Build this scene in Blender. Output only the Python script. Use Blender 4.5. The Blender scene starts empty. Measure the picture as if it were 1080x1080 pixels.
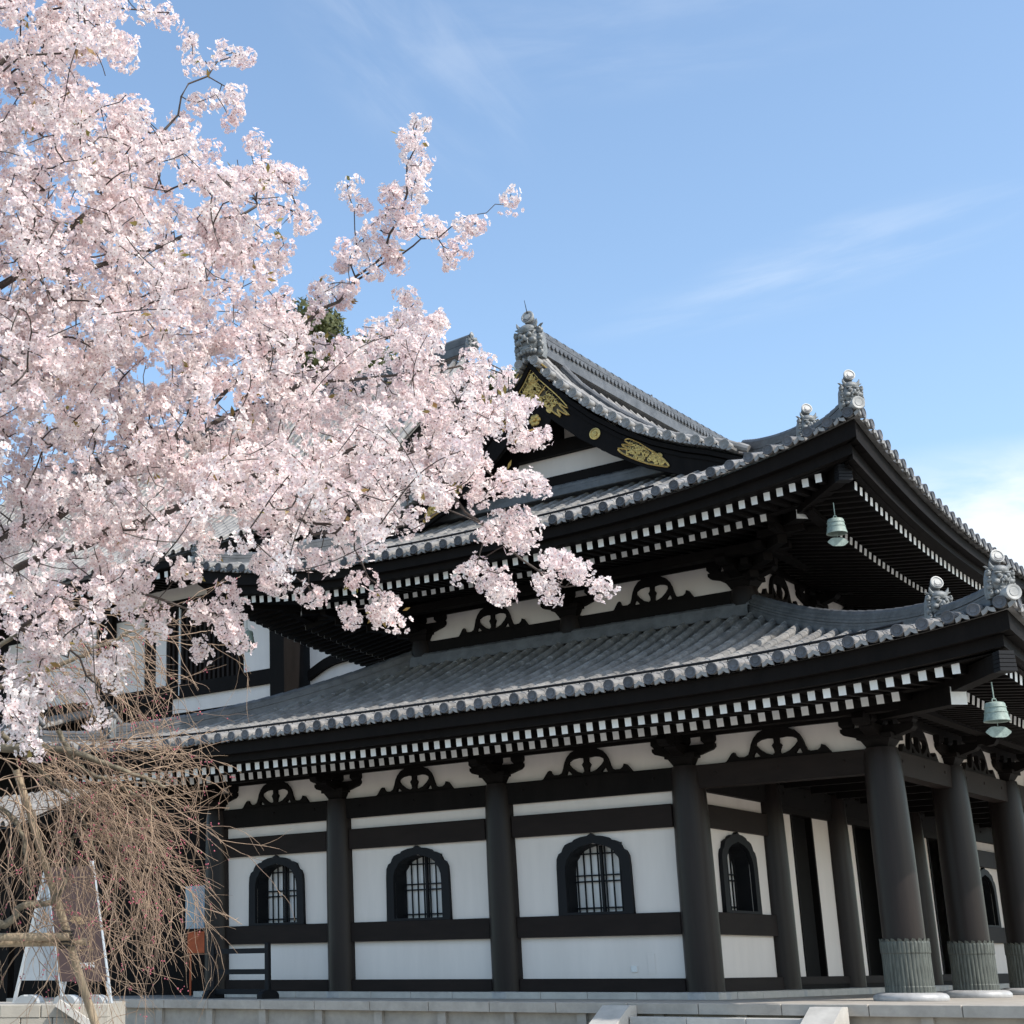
import bpy, bmesh, math, random
import numpy as np
from mathutils import Vector, Matrix

S = bpy.context.scene
COL = S.collection
R = math.radians

# ------------------------------------------------------------------ camera
cam_d = bpy.data.cameras.new("camera")
cam = bpy.data.objects.new("camera", cam_d)
COL.objects.link(cam)
PITCH, YAW, ROLL = R(16.61), R(-40.71), R(-0.41)
CAMP = Vector((10.629, -31.198, 0.435))
FW = Vector((math.sin(YAW) * math.cos(PITCH), math.cos(YAW) * math.cos(PITCH), math.sin(PITCH)))
RT = Vector((math.cos(YAW), -math.sin(YAW), 0.0))
UP = RT.cross(FW)
RT2 = math.cos(ROLL) * RT + math.sin(ROLL) * UP
UP2 = -math.sin(ROLL) * RT + math.cos(ROLL) * UP
m3 = Matrix((RT2, UP2, -FW)).transposed()
cam.matrix_world = Matrix.Translation(CAMP) @ m3.to_4x4()
cam_d.sensor_width = 36.0
cam_d.lens = 36.0 * 1630.4 / 1080.0
cam_d.shift_x = 0.25
cam_d.clip_start = 0.1
cam_d.clip_end = 2000.0
S.camera = cam

# ------------------------------------------------------------------ world, sun, exposure
SUN_AZ, SUN_EL = R(4.0), R(46.0)          # azimuth counted from +X towards +Y
SD = Vector((math.cos(SUN_AZ) * math.cos(SUN_EL), math.sin(SUN_AZ) * math.cos(SUN_EL), math.sin(SUN_EL)))
W = bpy.data.worlds.new("World"); S.world = W; W.use_nodes = True
wn, wl = W.node_tree.nodes, W.node_tree.links
bg = wn["Background"]; bg.inputs["Strength"].default_value = 0.15
sky = wn.new("ShaderNodeTexSky"); sky.sky_type = 'NISHITA'; sky.sun_disc = False
sky.sun_elevation = SUN_EL; sky.sun_rotation = R(90) - SUN_AZ
sky.altitude = 100.0; sky.air_density = 1.0; sky.dust_density = 1.4; sky.ozone_density = 1.0
tc = wn.new("ShaderNodeTexCoord")


def pixel_dir(x, y):
    return (FW + RT2 * ((x - 270.0) / 1630.4) - UP2 * ((y - 540.0) / 1630.4)).normalized()


def at(x, y, depth):
    """world point seen at photo pixel (x, y), `depth` metres along the view axis"""
    return CAMP + (FW + RT2 * ((x - 270.0) / 1630.4) - UP2 * ((y - 540.0) / 1630.4)) * depth


def wnode(kind, op=None, **kw):
    nd = wn.new(kind)
    if op: nd.operation = op
    for k, v in kw.items(): setattr(nd, k, v)
    return nd


def wmath(op, a, b=None, clamp=False):
    nd = wnode("ShaderNodeMath", op, use_clamp=clamp)
    for i_, v in enumerate((a, b)):
        if v is None: continue
        if isinstance(v, (int, float)): nd.inputs[i_].default_value = v
        else: wl.new(v, nd.inputs[i_])
    return nd.outputs[0]


cloud_sum = None
for (c0, c1, eu, ew, amp, su, sw, lo, hi) in (
        ((1290, 548), (1390, 545), .32, .060, 0.85, 6.0, 13.0, 0.20, 0.58),      # low bank at the right
        ((900, 262), (1000, 234), .125, .026, 0.15, 5.0, 34.0, 0.36, 0.72),      # long thin wisp
        ((790, 312), (890, 290), .12, .022, 0.10, 5.0, 34.0, 0.36, 0.72),
        ((430, 60), (490, 120), .12, .06, 0.12, 6.0, 20.0, 0.36, 0.75),
        ((660, 30), (760, 20), .16, .05, 0.09, 5.0, 22.0, 0.36, 0.75)):          # faint veils near the top
    cdir = pixel_dir(*c0); ax_ = (pixel_dir(*c1) - cdir).normalized(); bx_ = cdir.cross(ax_).normalized()
    def along(vec):
        d_ = wnode("ShaderNodeVectorMath", 'DOT_PRODUCT'); wl.new(tc.outputs["Generated"], d_.inputs[0]); d_.inputs[1].default_value = vec
        return wmath('SUBTRACT', d_.outputs["Value"], float(vec.dot(cdir)))
    u_, w_ = along(ax_), along(bx_)
    rr2 = wmath('ADD', wmath('POWER', wmath('DIVIDE', wmath('ABSOLUTE', u_), eu), 2.0), wmath('POWER', wmath('DIVIDE', wmath('ABSOLUTE', w_), ew), 2.0))
    mr = wnode("ShaderNodeMapRange", interpolation_type='SMOOTHSTEP'); wl.new(rr2, mr.inputs["Value"])
    mr.inputs["From Min"].default_value = 0.05; mr.inputs["From Max"].default_value = 1.0; mr.inputs["To Min"].default_value = 1.0; mr.inputs["To Max"].default_value = 0.0
    cx_ = wnode("ShaderNodeCombineXYZ"); wl.new(wmath('MULTIPLY', u_, su), cx_.inputs[0]); wl.new(wmath('MULTIPLY', w_, sw), cx_.inputs[1])
    nz = wn.new("ShaderNodeTexNoise"); nz.inputs["Scale"].default_value = 1.6; nz.inputs["Detail"].default_value = 8.0
    nz.inputs["Roughness"].default_value = 0.58; nz.inputs["Distortion"].default_value = 0.4; wl.new(cx_.outputs[0], nz.inputs["Vector"])
    m2 = wnode("ShaderNodeMapRange", interpolation_type='SMOOTHSTEP'); m2.inputs["From Min"].default_value = lo; m2.inputs["From Max"].default_value = hi; wl.new(nz.outputs["Fac"], m2.inputs["Value"])
    m = wmath('MULTIPLY', wmath('MULTIPLY', mr.outputs["Result"], m2.outputs["Result"]), amp)
    cloud_sum = m if cloud_sum is None else wmath('ADD', cloud_sum, m, True)
mixc = wn.new("ShaderNodeMix"); mixc.data_type = 'RGBA'
wl.new(cloud_sum, mixc.inputs[0]); wl.new(sky.outputs["Color"], mixc.inputs[6])
mixc.inputs[7].default_value = (4.15, 4.15, 4.45, 1.0)
tint = wn.new("ShaderNodeMix"); tint.data_type = 'RGBA'; tint.blend_type = 'MULTIPLY'; tint.inputs[0].default_value = 1.0
tint.inputs[7].default_value = (0.965, 1.01, 0.985, 1.0)
wl.new(mixc.outputs[2], tint.inputs[6]); wl.new(tint.outputs[2], bg.inputs["Color"])

sun_d = bpy.data.lights.new("sun", 'SUN'); sun = bpy.data.objects.new("sun", sun_d); COL.objects.link(sun)
sun_d.energy = 2.6; sun_d.angle = R(0.6); sun_d.color = (1.0, 0.95, 0.88)
sun.rotation_euler = SD.to_track_quat('Z', 'Y').to_euler()
sun.location = (40, 0, 60)

S.view_settings.view_transform = 'Standard'; S.view_settings.look = 'None'
S.view_settings.gamma = 1.0; S.view_settings.use_curve_mapping = False
S.view_settings.exposure = 0.9
S.render.engine = 'CYCLES'
S.cycles.max_bounces = 8; S.cycles.diffuse_bounces = 4; S.cycles.transparent_max_bounces = 4

# ------------------------------------------------------------------ helpers: materials
MAT = {}


def mat(name, col, rough=0.6, metal=0.0, var=0.0, scale=4.0, bump=0.0, bscale=30.0, spec=0.5,
        stretch=(1, 1, 1), col2=None, coord='Object', trans=0.0, detail=6.0):
    m = bpy.data.materials.new(name); m.use_nodes = True
    nt = m.node_tree; n, l = nt.nodes, nt.links
    b = n["Principled BSDF"]; b.inputs["Roughness"].default_value = rough
    b.inputs["Metallic"].default_value = metal; b.inputs["Specular IOR Level"].default_value = spec
    tcn = n.new("ShaderNodeTexCoord"); mp = n.new("ShaderNodeMapping")
    mp.inputs["Scale"].default_value = stretch; l.new(tcn.outputs[coord], mp.inputs["Vector"])
    if var > 0 or col2:
        nz = n.new("ShaderNodeTexNoise"); nz.inputs["Scale"].default_value = scale
        nz.inputs["Detail"].default_value = detail; nz.inputs["Roughness"].default_value = 0.65
        l.new(mp.outputs["Vector"], nz.inputs["Vector"])
        cr = n.new("ShaderNodeValToRGB"); cr.color_ramp.elements[0].position = 0.32; cr.color_ramp.elements[1].position = 0.68
        c2 = col2 or tuple(min(1.0, c * (1 + var)) for c in col)
        c1 = col if col2 else tuple(c * (1 - var) for c in col)
        cr.color_ramp.elements[0].color = (*c1, 1); cr.color_ramp.elements[1].color = (*c2, 1)
        l.new(nz.outputs["Fac"], cr.inputs["Fac"]); l.new(cr.outputs["Color"], b.inputs["Base Color"])
    else:
        b.inputs["Base Color"].default_value = (*col, 1)
    if bump > 0:
        nb = n.new("ShaderNodeTexNoise"); nb.inputs["Scale"].default_value = bscale; nb.inputs["Detail"].default_value = 5
        l.new(mp.outputs["Vector"], nb.inputs["Vector"])
        bp = n.new("ShaderNodeBump"); bp.inputs["Strength"].default_value = bump; bp.inputs["Distance"].default_value = 0.02
        l.new(nb.outputs["Fac"], bp.inputs["Height"]); l.new(bp.outputs["Normal"], b.inputs["Normal"])
    if trans > 0:
        out = n["Material Output"]; tr = n.new("ShaderNodeBsdfTranslucent"); mx = n.new("ShaderNodeMixShader")
        mx.inputs[0].default_value = trans
        if var > 0 or col2:
            l.new(cr.outputs["Color"], tr.inputs["Color"])
        else:
            tr.inputs["Color"].default_value = (*col, 1)
        l.new(b.outputs[0], mx.inputs[1]); l.new(tr.outputs[0], mx.inputs[2]); l.new(mx.outputs[0], out.inputs["Surface"])
    MAT[name] = m
    return m


mat("tile", (0.212, 0.203, 0.192), 0.52, var=0.34, scale=3.2, bump=0.2, bscale=40, spec=0.5, detail=9)
mat("shaded_tile_end", (0.080, 0.081, 0.088), 0.55, var=0.25, scale=6, bump=0.3, bscale=60)  # eave disc faces: their shade is put into this darker, bluer tile colour
mat("ridge_tile", (0.088, 0.09, 0.094), 0.5, var=0.4, scale=3, bump=0.3, bscale=30, detail=9)
mat("sunlit_disc", (0.34, 0.335, 0.32), 0.5, var=0.2, scale=9)  # perch and corner tiles: sunlit brightness painted into the colour
mat("oni_tile", (0.17, 0.175, 0.172), 0.5, var=0.35, scale=7, bump=0.3, bscale=50)
mat("timber", (0.0066, 0.0050, 0.0045), 0.7, var=0.3, scale=3, bump=0.15, bscale=40, stretch=(1, 1, 0.25), spec=0.12)
mat("brown_timber", (0.0175, 0.0120, 0.0102), 0.65, var=0.2, scale=3, bump=0.12, bscale=35, stretch=(.3, .3, 1), spec=0.15)
mat("column_wood", (0.0160, 0.0116, 0.0104), 0.38, var=0.25, scale=3, bump=0.12, bscale=40, stretch=(2, 2, 0.12), spec=0.22)
mat("plaster", (0.755, 0.69, 0.635), 0.85, var=0.055, scale=1.1, stretch=(1.3, 1.3, .22), bump=0.05, bscale=60, detail=8)
mat("white_paint", (0.80, 0.80, 0.78), 0.6, var=0.05, scale=9)
mat("shoji", (0.80, 0.79, 0.77), 0.9, var=0.06, scale=1.3)
mat("iron", (0.008, 0.0085, 0.0105), 0.6, spec=0.2)
mat("gold", (0.56, 0.38, 0.13), 0.38, metal=0.85, var=0.3, scale=12, bump=0.4, bscale=40)
mat("gold_ground", (0.06, 0.04, 0.015), 0.6, metal=0.3, var=0.5, scale=14, bump=0.6, bscale=30)
mat("patina", (0.22, 0.275, 0.24), 0.55, var=0.25, scale=9, bump=0.2, bscale=40)
mat("sleeve_metal", (0.085, 0.092, 0.08), 0.55, metal=0.3, var=0.5, scale=6, stretch=(3, 3, .5), bump=0.3, bscale=50)
mat("granite", (0.36, 0.325, 0.28), 0.75, var=0.2, scale=2.2, bump=0.15, bscale=120, detail=10)
mat("plinth_stone", (0.37, 0.365, 0.36), 0.4, var=0.18, scale=5, bump=0.15, bscale=90, detail=10)
mat("sandstone", (0.34, 0.31, 0.26), 0.85, var=0.15, scale=2.2, bump=0.25, bscale=70, detail=10)
mat("pale_stone", (0.44, 0.415, 0.375), 0.7, var=0.14, scale=3.0, bump=0.1, bscale=90)
mat("paving", (0.30, 0.28, 0.25), 0.9, var=0.12, scale=0.6, bump=0.3, bscale=40, detail=10)
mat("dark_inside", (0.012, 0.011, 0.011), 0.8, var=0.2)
mat("glass_dark", (0.34, 0.43, 0.52), 0.15, spec=0.6, var=0.15, scale=2)
mat("bark", (0.075, 0.06, 0.052), 0.9, var=0.35, scale=14, bump=0.5, bscale=60, coord='Object')
mat("twig", (0.055, 0.042, 0.036), 0.85, var=0.25, scale=9)
mat("weeping_twig", (0.19, 0.125, 0.09), 0.8, var=0.3, scale=5, col2=(0.40, 0.285, 0.19))
mat("petal_pink", (0.83, 0.69, 0.685), 0.7, col2=(0.86, 0.745, 0.735), scale=3.4, trans=0.42, spec=0.2)
mat("petal_white", (0.88, 0.815, 0.79), 0.7, var=.03, scale=3.4, trans=0.42, spec=0.2)
mat("dark_ground", (0.05, 0.042, 0.03), 0.95, var=0.4, scale=1.5, bump=0.5, bscale=20)
mat("weeping_bark", (0.16, 0.135, 0.095), 0.9, var=0.35, scale=12, bump=0.5, bscale=50)
mat("petal", (0.84, 0.735, 0.72), 0.7, col2=(0.88, 0.80, 0.78), scale=2.4, trans=0.42, spec=0.2)
mat("flower_heart", (0.45, 0.20, 0.18), 0.8, var=0.3, scale=8)
mat("young_leaf", (0.22, 0.24, 0.05), 0.6, col2=(0.30, 0.15, 0.06), scale=3, trans=0.3)
mat("pink_bud", (0.40, 0.085, 0.12), 0.6, var=0.35, scale=9)
mat("pole_wood", (0.33, 0.255, 0.17), 0.75, var=0.3, scale=4, stretch=(6, 6, .8), bump=0.3, bscale=30)
mat("rope", (0.03, 0.026, 0.022), 0.95)
mat("needle", (0.05, 0.065, 0.02), 0.75, col2=(0.12, 0.12, 0.035), scale=0.8, trans=0.15)
mat("sign_metal", (0.60, 0.61, 0.62), 0.35, metal=0.5, var=0.1)
mat("sign_silver", (0.40, 0.42, 0.43), 0.45, metal=0.1, var=0.12, scale=2)
mat("sign_brown", (0.085, 0.048, 0.042), 0.55, var=0.12, scale=3)
mat("sign_gold", (0.50, 0.36, 0.20), 0.5)
mat("letter_white", (0.82, 0.82, 0.80), 0.6)
mat("weight_plastic", (0.36, 0.37, 0.37), 0.45, var=0.08)
mat("orange_cloth", (0.55, 0.12, 0.04), 0.8, var=0.2)


def vary(name, lo, hi, tile_grid=None):
    """each copy of a thing (or each tile of a grid) gets a slightly different tone"""
    nt = MAT[name].node_tree; n, l = nt.nodes, nt.links; b = n["Principled BSDF"]; src = b.inputs["Base Color"].links[0].from_socket
    mr = n.new("ShaderNodeMapRange"); mr.inputs["To Min"].default_value = lo; mr.inputs["To Max"].default_value = hi
    if tile_grid is None:
        l.new(n.new("ShaderNodeObjectInfo").outputs["Random"], mr.inputs["Value"])
    else:
        t = n.new("ShaderNodeTexCoord"); sn = n.new("ShaderNodeVectorMath"); sn.operation = 'SNAP'; sn.inputs[1].default_value = tile_grid
        w = n.new("ShaderNodeTexWhiteNoise"); l.new(t.outputs["Object"], sn.inputs[0]); l.new(sn.outputs[0], w.inputs["Vector"]); l.new(w.outputs["Value"], mr.inputs["Value"])
    mx = n.new("ShaderNodeVectorMath"); mx.operation = 'SCALE'; l.new(src, mx.inputs[0]); l.new(mr.outputs["Result"], mx.inputs["Scale"]); l.new(mx.outputs[0], b.inputs["Base Color"])


vary("tile", .80, 1.16, (.436, .436, 9.0)); vary("shaded_tile_end", .7, 1.3); vary("white_paint", .84, 1.06); vary("column_wood", .85, 1.15)


# ------------------------------------------------------------------ helpers: meshes and objects
class MB:
    def __init__(s):
        s.v, s.f, s.m = [], [], []

    def add(s, verts, faces, mi=0):
        o = len(s.v); s.v.extend([tuple(p) for p in verts])
        s.f.extend([tuple(i + o for i in f) for f in faces]); s.m.extend([mi] * len(faces))

    def box(s, x0, x1, y0, y1, z0, z1, mi=0, M=None):
        p = [(x, y, z) for x in (x0, x1) for y in (y0, y1) for z in (z0, z1)]
        if M is not None: p = [M @ Vector(q) for q in p]
        s.add(p, [(0, 1, 3, 2), (4, 6, 7, 5), (0, 4, 5, 1), (2, 3, 7, 6), (0, 2, 6, 4), (1, 5, 7, 3)], mi)

    def bevel_box(s, x0, x1, y0, y1, z0, z1, b, mi=0, M=None):
        """box with a chamfer of b on its vertical and top edges"""
        def ring(d, z): return [(x0 + d, y0 + d * 0, z), (x1 - d, y0 + d * 0, z), (x1, y0 + d, z), (x1, y1 - d, z),
                                (x1 - d, y1, z), (x0 + d, y1, z), (x0, y1 - d, z), (x0, y0 + d, z)]
        r0 = ring(b, z0); r1 = ring(b, z1 - b)
        r2 = [(min(max(p[0], x0 + b), x1 - b), min(max(p[1], y0 + b), y1 - b), z1) for p in r1]
        P = r0 + r1 + r2
        if M is not None: P = [M @ Vector(q) for q in P]
        F = []
        for k in range(2):
            for i in range(8):
                j = (i + 1) % 8; F.append((k * 8 + i, k * 8 + j, k * 8 + 8 + j, k * 8 + 8 + i))
        F.append(tuple(range(16, 24))); F.append(tuple(range(7, -1, -1)))
        s.add(P, F, mi)

    def beam(s, p0, p1, w, h, mi=0, up=(0, 0, 1), mi_end=None):
        """square bar from p0 to p1, h along `up`, w across"""
        p0, p1 = Vector(p0), Vector(p1); d = (p1 - p0).normalized(); u = Vector(up)
        a = d.cross(u).normalized(); u = a.cross(d).normalized()
        P = []
        for p in (p0, p1):
            for (i, j) in ((-1, -1), (1, -1), (1, 1), (-1, 1)): P.append(p + a * (i * w / 2) + u * (j * h / 2))
        s.add(P, [(0, 4, 5, 1), (1, 5, 6, 2), (2, 6, 7, 3), (3, 7, 4, 0), (4, 7, 6, 5)], mi)
        s.add(P[:4], [(0, 1, 2, 3)], mi if mi_end is None else mi_end)

    def tube(s, pts, rad, n=8, mi=0, caps=True):
        pts = [Vector(p) for p in pts]; k = len(pts)
        if not hasattr(rad, '__len__'): rad = [rad] * k
        V = []; ref = Vector((0.13, 0.27, 1.0)).normalized(); a = None
        for i, p in enumerate(pts):
            d = (pts[min(i + 1, k - 1)] - pts[max(i - 1, 0)])
            d = d.normalized() if d.length > 1e-9 else Vector((0, 0, 1))
            if a is None:
                a = d.cross(ref)
                if a.length < 0.05: a = d.cross(Vector((1, 0, 0)))
            else:
                a = a - d * a.dot(d)
            a.normalize(); b = d.cross(a)
            for j in range(n):
                t = 2 * math.pi * j / n; V.append(p + (a * math.cos(t) + b * math.sin(t)) * rad[i])
        F = [(i * n + j, i * n + (j + 1) % n, (i + 1) * n + (j + 1) % n, (i + 1) * n + j) for i in range(k - 1) for j in range(n)]
        if caps: F += [tuple(range(n - 1, -1, -1)), tuple(range((k - 1) * n, k * n))]
        s.add(V, F, mi)

    def lathe(s, prof, n=24, mi=0, M=None, wob=None):
        V = []
        for (r, z) in prof:
            for j in range(n):
                t = 2 * math.pi * j / n; rr = r if wob is None else r * wob(t, z)
                V.append(Vector((rr * math.cos(t), rr * math.sin(t), z)))
        if M is not None: V = [M @ q for q in V]
        k = len(prof)
        F = [(i * n + j, i * n + (j + 1) % n, (i + 1) * n + (j + 1) % n, (i + 1) * n + j) for i in range(k - 1) for j in range(n)]
        F += [tuple(range(n - 1, -1, -1)), tuple(range((k - 1) * n, k * n))]
        s.add(V, F, mi)

    def ball(s, c, r, mi=0, sc=(1, 1, 1), nu=8, nv=6, M=None):
        V = []; F = []
        for i in range(nv + 1):
            ph = math.pi * i / nv
            for j in range(nu):
                t = 2 * math.pi * j / nu
                V.append(Vector((c[0] + r * sc[0] * math.sin(ph) * math.cos(t), c[1] + r * sc[1] * math.sin(ph) * math.sin(t), c[2] + r * sc[2] * math.cos(ph))))
        if M is not None: V = [M @ q for q in V]
        for i in range(nv):
            for j in range(nu): F.append((i * nu + j, i * nu + (j + 1) % nu, (i + 1) * nu + (j + 1) % nu, (i + 1) * nu + j))
        s.add(V, F, mi)

    def prism(s, poly, d0, d1, mi=0, M=None):
        """poly in (x, z), extruded along y from d0 to d1"""
        n = len(poly); V = [Vector((p[0], d0, p[1])) for p in poly] + [Vector((p[0], d1, p[1])) for p in poly]
        if M is not None: V = [M @ q for q in V]
        F = [tuple(range(n)), tuple(range(2 * n - 1, n - 1, -1))] + [(i, n + i, n + (i + 1) % n, (i + 1) % n) for i in range(n)]
        s.add(V, F, mi)

    def mesh(s, name, mats, smooth=False):
        me = bpy.data.meshes.new(name); me.from_pydata(s.v, [], s.f)
        for m in (mats if isinstance(mats, (list, tuple)) else [mats]): me.materials.append(MAT[m])
        me.polygons.foreach_set("material_index", s.m)
        me.update()
        bm = bmesh.new(); bm.from_mesh(me); bmesh.ops.recalc_face_normals(bm, faces=bm.faces); bm.to_mesh(me); bm.free()
        if smooth:
            me.polygons.foreach_set("use_smooth", [True] * len(me.polygons))
            me.set_sharp_from_angle(angle=R(40))
        return me

    def build(s, name, mats, parent=None, smooth=False):
        return link(name, s.mesh(name, mats, smooth), parent)


def link(name, data, parent=None, loc=None, rotz=None):
    o = bpy.data.objects.new(name, data); COL.objects.link(o)
    if loc is not None: o.location = loc
    if rotz is not None: o.rotation_euler = (0, 0, rotz)
    if parent is not None:
        o.parent = parent
        if 'origin' in parent: o.matrix_parent_inverse = Matrix.Translation(Vector(parent['origin'])).inverted()
    return o


def thing(name, label, cat, loc=(0, 0, 0), group=None, rotz=None):
    """Empty at the base of a thing.  Parts are given in world space unless rotz is set (then local)."""
    o = bpy.data.objects.new(name, None); COL.objects.link(o); o.location = loc; o.empty_display_size = 0.3
    if rotz is None: o['origin'] = tuple(loc)
    else: o.rotation_euler = (0, 0, rotz)
    return tag(o, label, cat, group)


def tag(o, label=None, cat=None, group=None, kind=None):
    if label: o['label'] = label
    if cat: o['category'] = cat
    if group: o['group'] = group
    if kind: o['kind'] = kind
    return o


def copy_tree(o, parent=None):
    c = o.copy(); COL.objects.link(c)
    if parent is not None: c.parent = parent
    for ch in list(o.children): copy_tree(ch, c)
    return c


def flat_shape(outlines, depth, name, matname, res=6):
    """filled outline (first) with holes (others) in the xz plane, given real thickness `depth` along y"""
    cu = bpy.data.curves.new(name, 'CURVE'); cu.dimensions = '2D'; cu.fill_mode = 'BOTH'; cu.extrude = depth / 2
    for pts in outlines:
        sp = cu.splines.new('POLY'); sp.points.add(len(pts) - 1); sp.use_cyclic_u = True
        for i, p in enumerate(pts): sp.points[i].co = (p[0], p[1], 0, 1)
    o = bpy.data.objects.new(name, cu); COL.objects.link(o)
    dg = bpy.context.evaluated_depsgraph_get()
    me = bpy.data.meshes.new_from_object(o.evaluated_get(dg)); me.name = name
    bpy.data.objects.remove(o); bpy.data.curves.remove(cu)
    me.transform(Matrix.Rotation(R(90), 4, 'X'))
    me.materials.clear(); me.materials.append(MAT[matname])
    return me


def smooth_line(pts, n=6, closed=False):
    """Catmull-Rom through points"""
    P = [Vector(p) for p in pts]; k = len(P); out = []
    rng = range(k if closed else k - 1)
    for i in rng:
        g = (lambda j: P[j % k]) if closed else (lambda j: P[min(max(j, 0), k - 1)])
        p0, p1, p2, p3 = g(i - 1), g(i), g(i + 1), g(i + 2)
        for s_ in range(n):
            t = s_ / n
            out.append(0.5 * ((2 * p1) + (p2 - p0) * t + (2 * p0 - 5 * p1 + 4 * p2 - p3) * t * t + (3 * p1 - p0 - 3 * p2 + p3) * t ** 3))
    if not closed: out.append(P[-1])
    return out


# ------------------------------------------------------------------ ground, terrace, steps
g = MB()
g.add([(-500, -300, -1.3), (400, -300, -1.3), (400, 600, -1.3), (-500, 600, -1.3)], [(0, 1, 2, 3)])
tag(g.build("ground", "paving"), kind='structure')

g = MB(); rr_ = random.Random(2); P = []
for k in range(40):
    t = 2 * math.pi * k / 40; P.append((-24 + 21 * math.cos(t) * (1 + .06 * rr_.random()), -19.5 + 9.5 * math.sin(t) * (1 + .06 * rr_.random())))
g.add([(x, y, -1.296) for x, y in P], [tuple(range(40))])
tag(g.build("added_dark_ground", "dark_ground"), kind='structure')  # unseen dark patch, added to cut bounce light on columns and walls
terr = thing("stone_terrace", "long grey granite terrace with a jointed coping under the temple", "terrace", (-8.8, 10.7, -1.3))
b = MB(); b.box(-21.6, 4.2, -3.32, 25.0, -1.3, -0.34); b.build("terrace_body", "granite", terr)
b = MB(); b.box(-21.9, 4.5, -3.06, 25.3, -0.336, -0.15); b.build("terrace_floor", "granite", terr)
rng = random.Random(3)
b = MB(); x = -21.9
while x < 4.4:
    w = min(rng.uniform(1.35, 1.6), 4.5 - x); b.bevel_box(x + .006, x + w - .006, -3.52, -3.064, -0.34, -0.147 + rng.uniform(-.004, .002), .012); x += w
y = -3.06
while y < 25:
    w = min(1.5, 25.3 - y); b.bevel_box(4.064, 4.52, y + .006, y + w - .006, -0.34, -0.147 + rng.uniform(-.004, .002), .012); y += w
b.build("coping", "granite", terr)
x = -21.4
while x < 4.0:
    b = MB(); b.box(x, x + .2, -3.42, -3.324, -1.3, -0.345); x += 1.62
    b.build("pilaster_strip", "granite", terr)
b = MB()
x = -18.1
while x < 0.4:                                  # plinth course under the walls
    w = 1.15
    if x < -3.9: b.bevel_box(x + .004, min(x + w, -3.62) - .004, -.46, .4, -.146, -.004, .01)
    x += w
y = .42
while y < 21.7:
    b.bevel_box(-4.5, -3.62, y + .004, y + 1.246, -.146, -.004, .01); y += 1.25
b.build("plinth_course", "pale_stone", terr)

steps = thing("stone_steps", "broad pale stone steps between two sloping cheek stones", "steps", (-2.2, -4.6, -1.3))
for k in range(4):
    z1 = -.385 - .225 * k; y1 = -3.53 - .36 * k
    b = MB(); xx = -3.84
    for j in range(3):
        b.bevel_box(xx + .004, xx + 1.13 - .004, y1 - .36, y1 - .002, -1.3, z1, .012); xx += 1.13
    b.build("step", "pale_stone", steps)
for x0 in (-4.42, -.44):
    b = MB()
    b.prism([(-3.53, -1.3), (-3.53, -.19), (-3.80, -.19), (-5.35, -1.06), (-5.35, -1.3)], x0, x0 + .56, M=Matrix(((0, 1, 0, 0), (1, 0, 0, 0), (0, 0, 1, 0), (0, 0, 0, 1))))
    b.build("cheek_stone", "pale_stone", steps)

# ------------------------------------------------------------------ the temple hall
XL, XR, YF, YB = -17.6, 0.0, 0.0, 21.4
XC = -8.8
hall = thing("temple_hall", "large black and white temple hall with two grey tiled curved roofs", "temple hall", (XC, 10.7, -.15))
FX = [0.0, -4.11, -8.8, -13.49, -17.6]
SY = [0.0, 3.95, 7.9, 13.5, 17.45, 21.4]
CH = 4.6

# columns -----------------------------------------------------------------
b = MB(); b.lathe([(.385, 0), (.385, 1.2), (.38, 2.6), (.365, 3.7), (.345, 4.4), (.31, CH)], 28)
me_col = b.mesh("column", "column_wood", True)
b = MB()
NF = 36
b.lathe([(.436, .0), (.436, .1), (.428, .12), (.424, .70), (.436, .72), (.436, .9), (.43, .93)], NF * 4,
        wob=lambda t, z: 1 + .03 * abs(math.sin(NF / 2 * t)) ** .6)
for k in range(22):                              # petal tips that stand up round the top edge
    t = 2 * math.pi * k / 22
    M = Matrix.Rotation(t, 4, 'Z')
    b.add([M @ Vector((.438, -.055, .92)), M @ Vector((.438, .055, .92)), M @ Vector((.452, .03, .965)), M @ Vector((.454, -.03, .985)),
           M @ Vector((.40, -.055, .92)), M @ Vector((.40, .055, .92)), M @ Vector((.40, .0, .96))],
          [(0, 1, 2, 3), (4, 6, 5), (3, 2, 6), (0, 3, 6, 4), (1, 5, 6, 2)])
me_sleeve = b.mesh("metal_sleeve", "sleeve_metal", False)
b = MB(); b.lathe([(.66, -.146), (.675, -.11), (.665, -.06), (.62, -.02), (.54, -.003), (.4, .0)], 36)
me_plinth = b.mesh("plinth", "plinth_stone", True)
b = MB(); b.lathe([(.5, -.146), (.5, -.02), (.47, .0), (.3, .003)], 28); me_pl2 = b.mesh("plinth", "plinth_stone", True)


def column(x, y, free):
    c = link("column", me_col, hall, (x, y, 0))
    if free:
        link("metal_sleeve", me_sleeve, c); link("plinth", me_plinth, c)
    else:
        link("plinth", me_pl2, c)
    return c


for x in FX: column(x, 0, x == 0.0)
for y in SY[1:]:
    column(0, y, True)
for y in SY[1:-1]: column(-4.11, y, False)
column(-4.11, SY[-1], False)
for y in SY[1:]: column(XL, y, False)

# walls, beams, sills -------------------------------------------------------
ZL = dict(base=(0.0, .272), low=(1.15, 1.604), high=(3.357, 3.842), tie=(4.113, 4.598))


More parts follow.
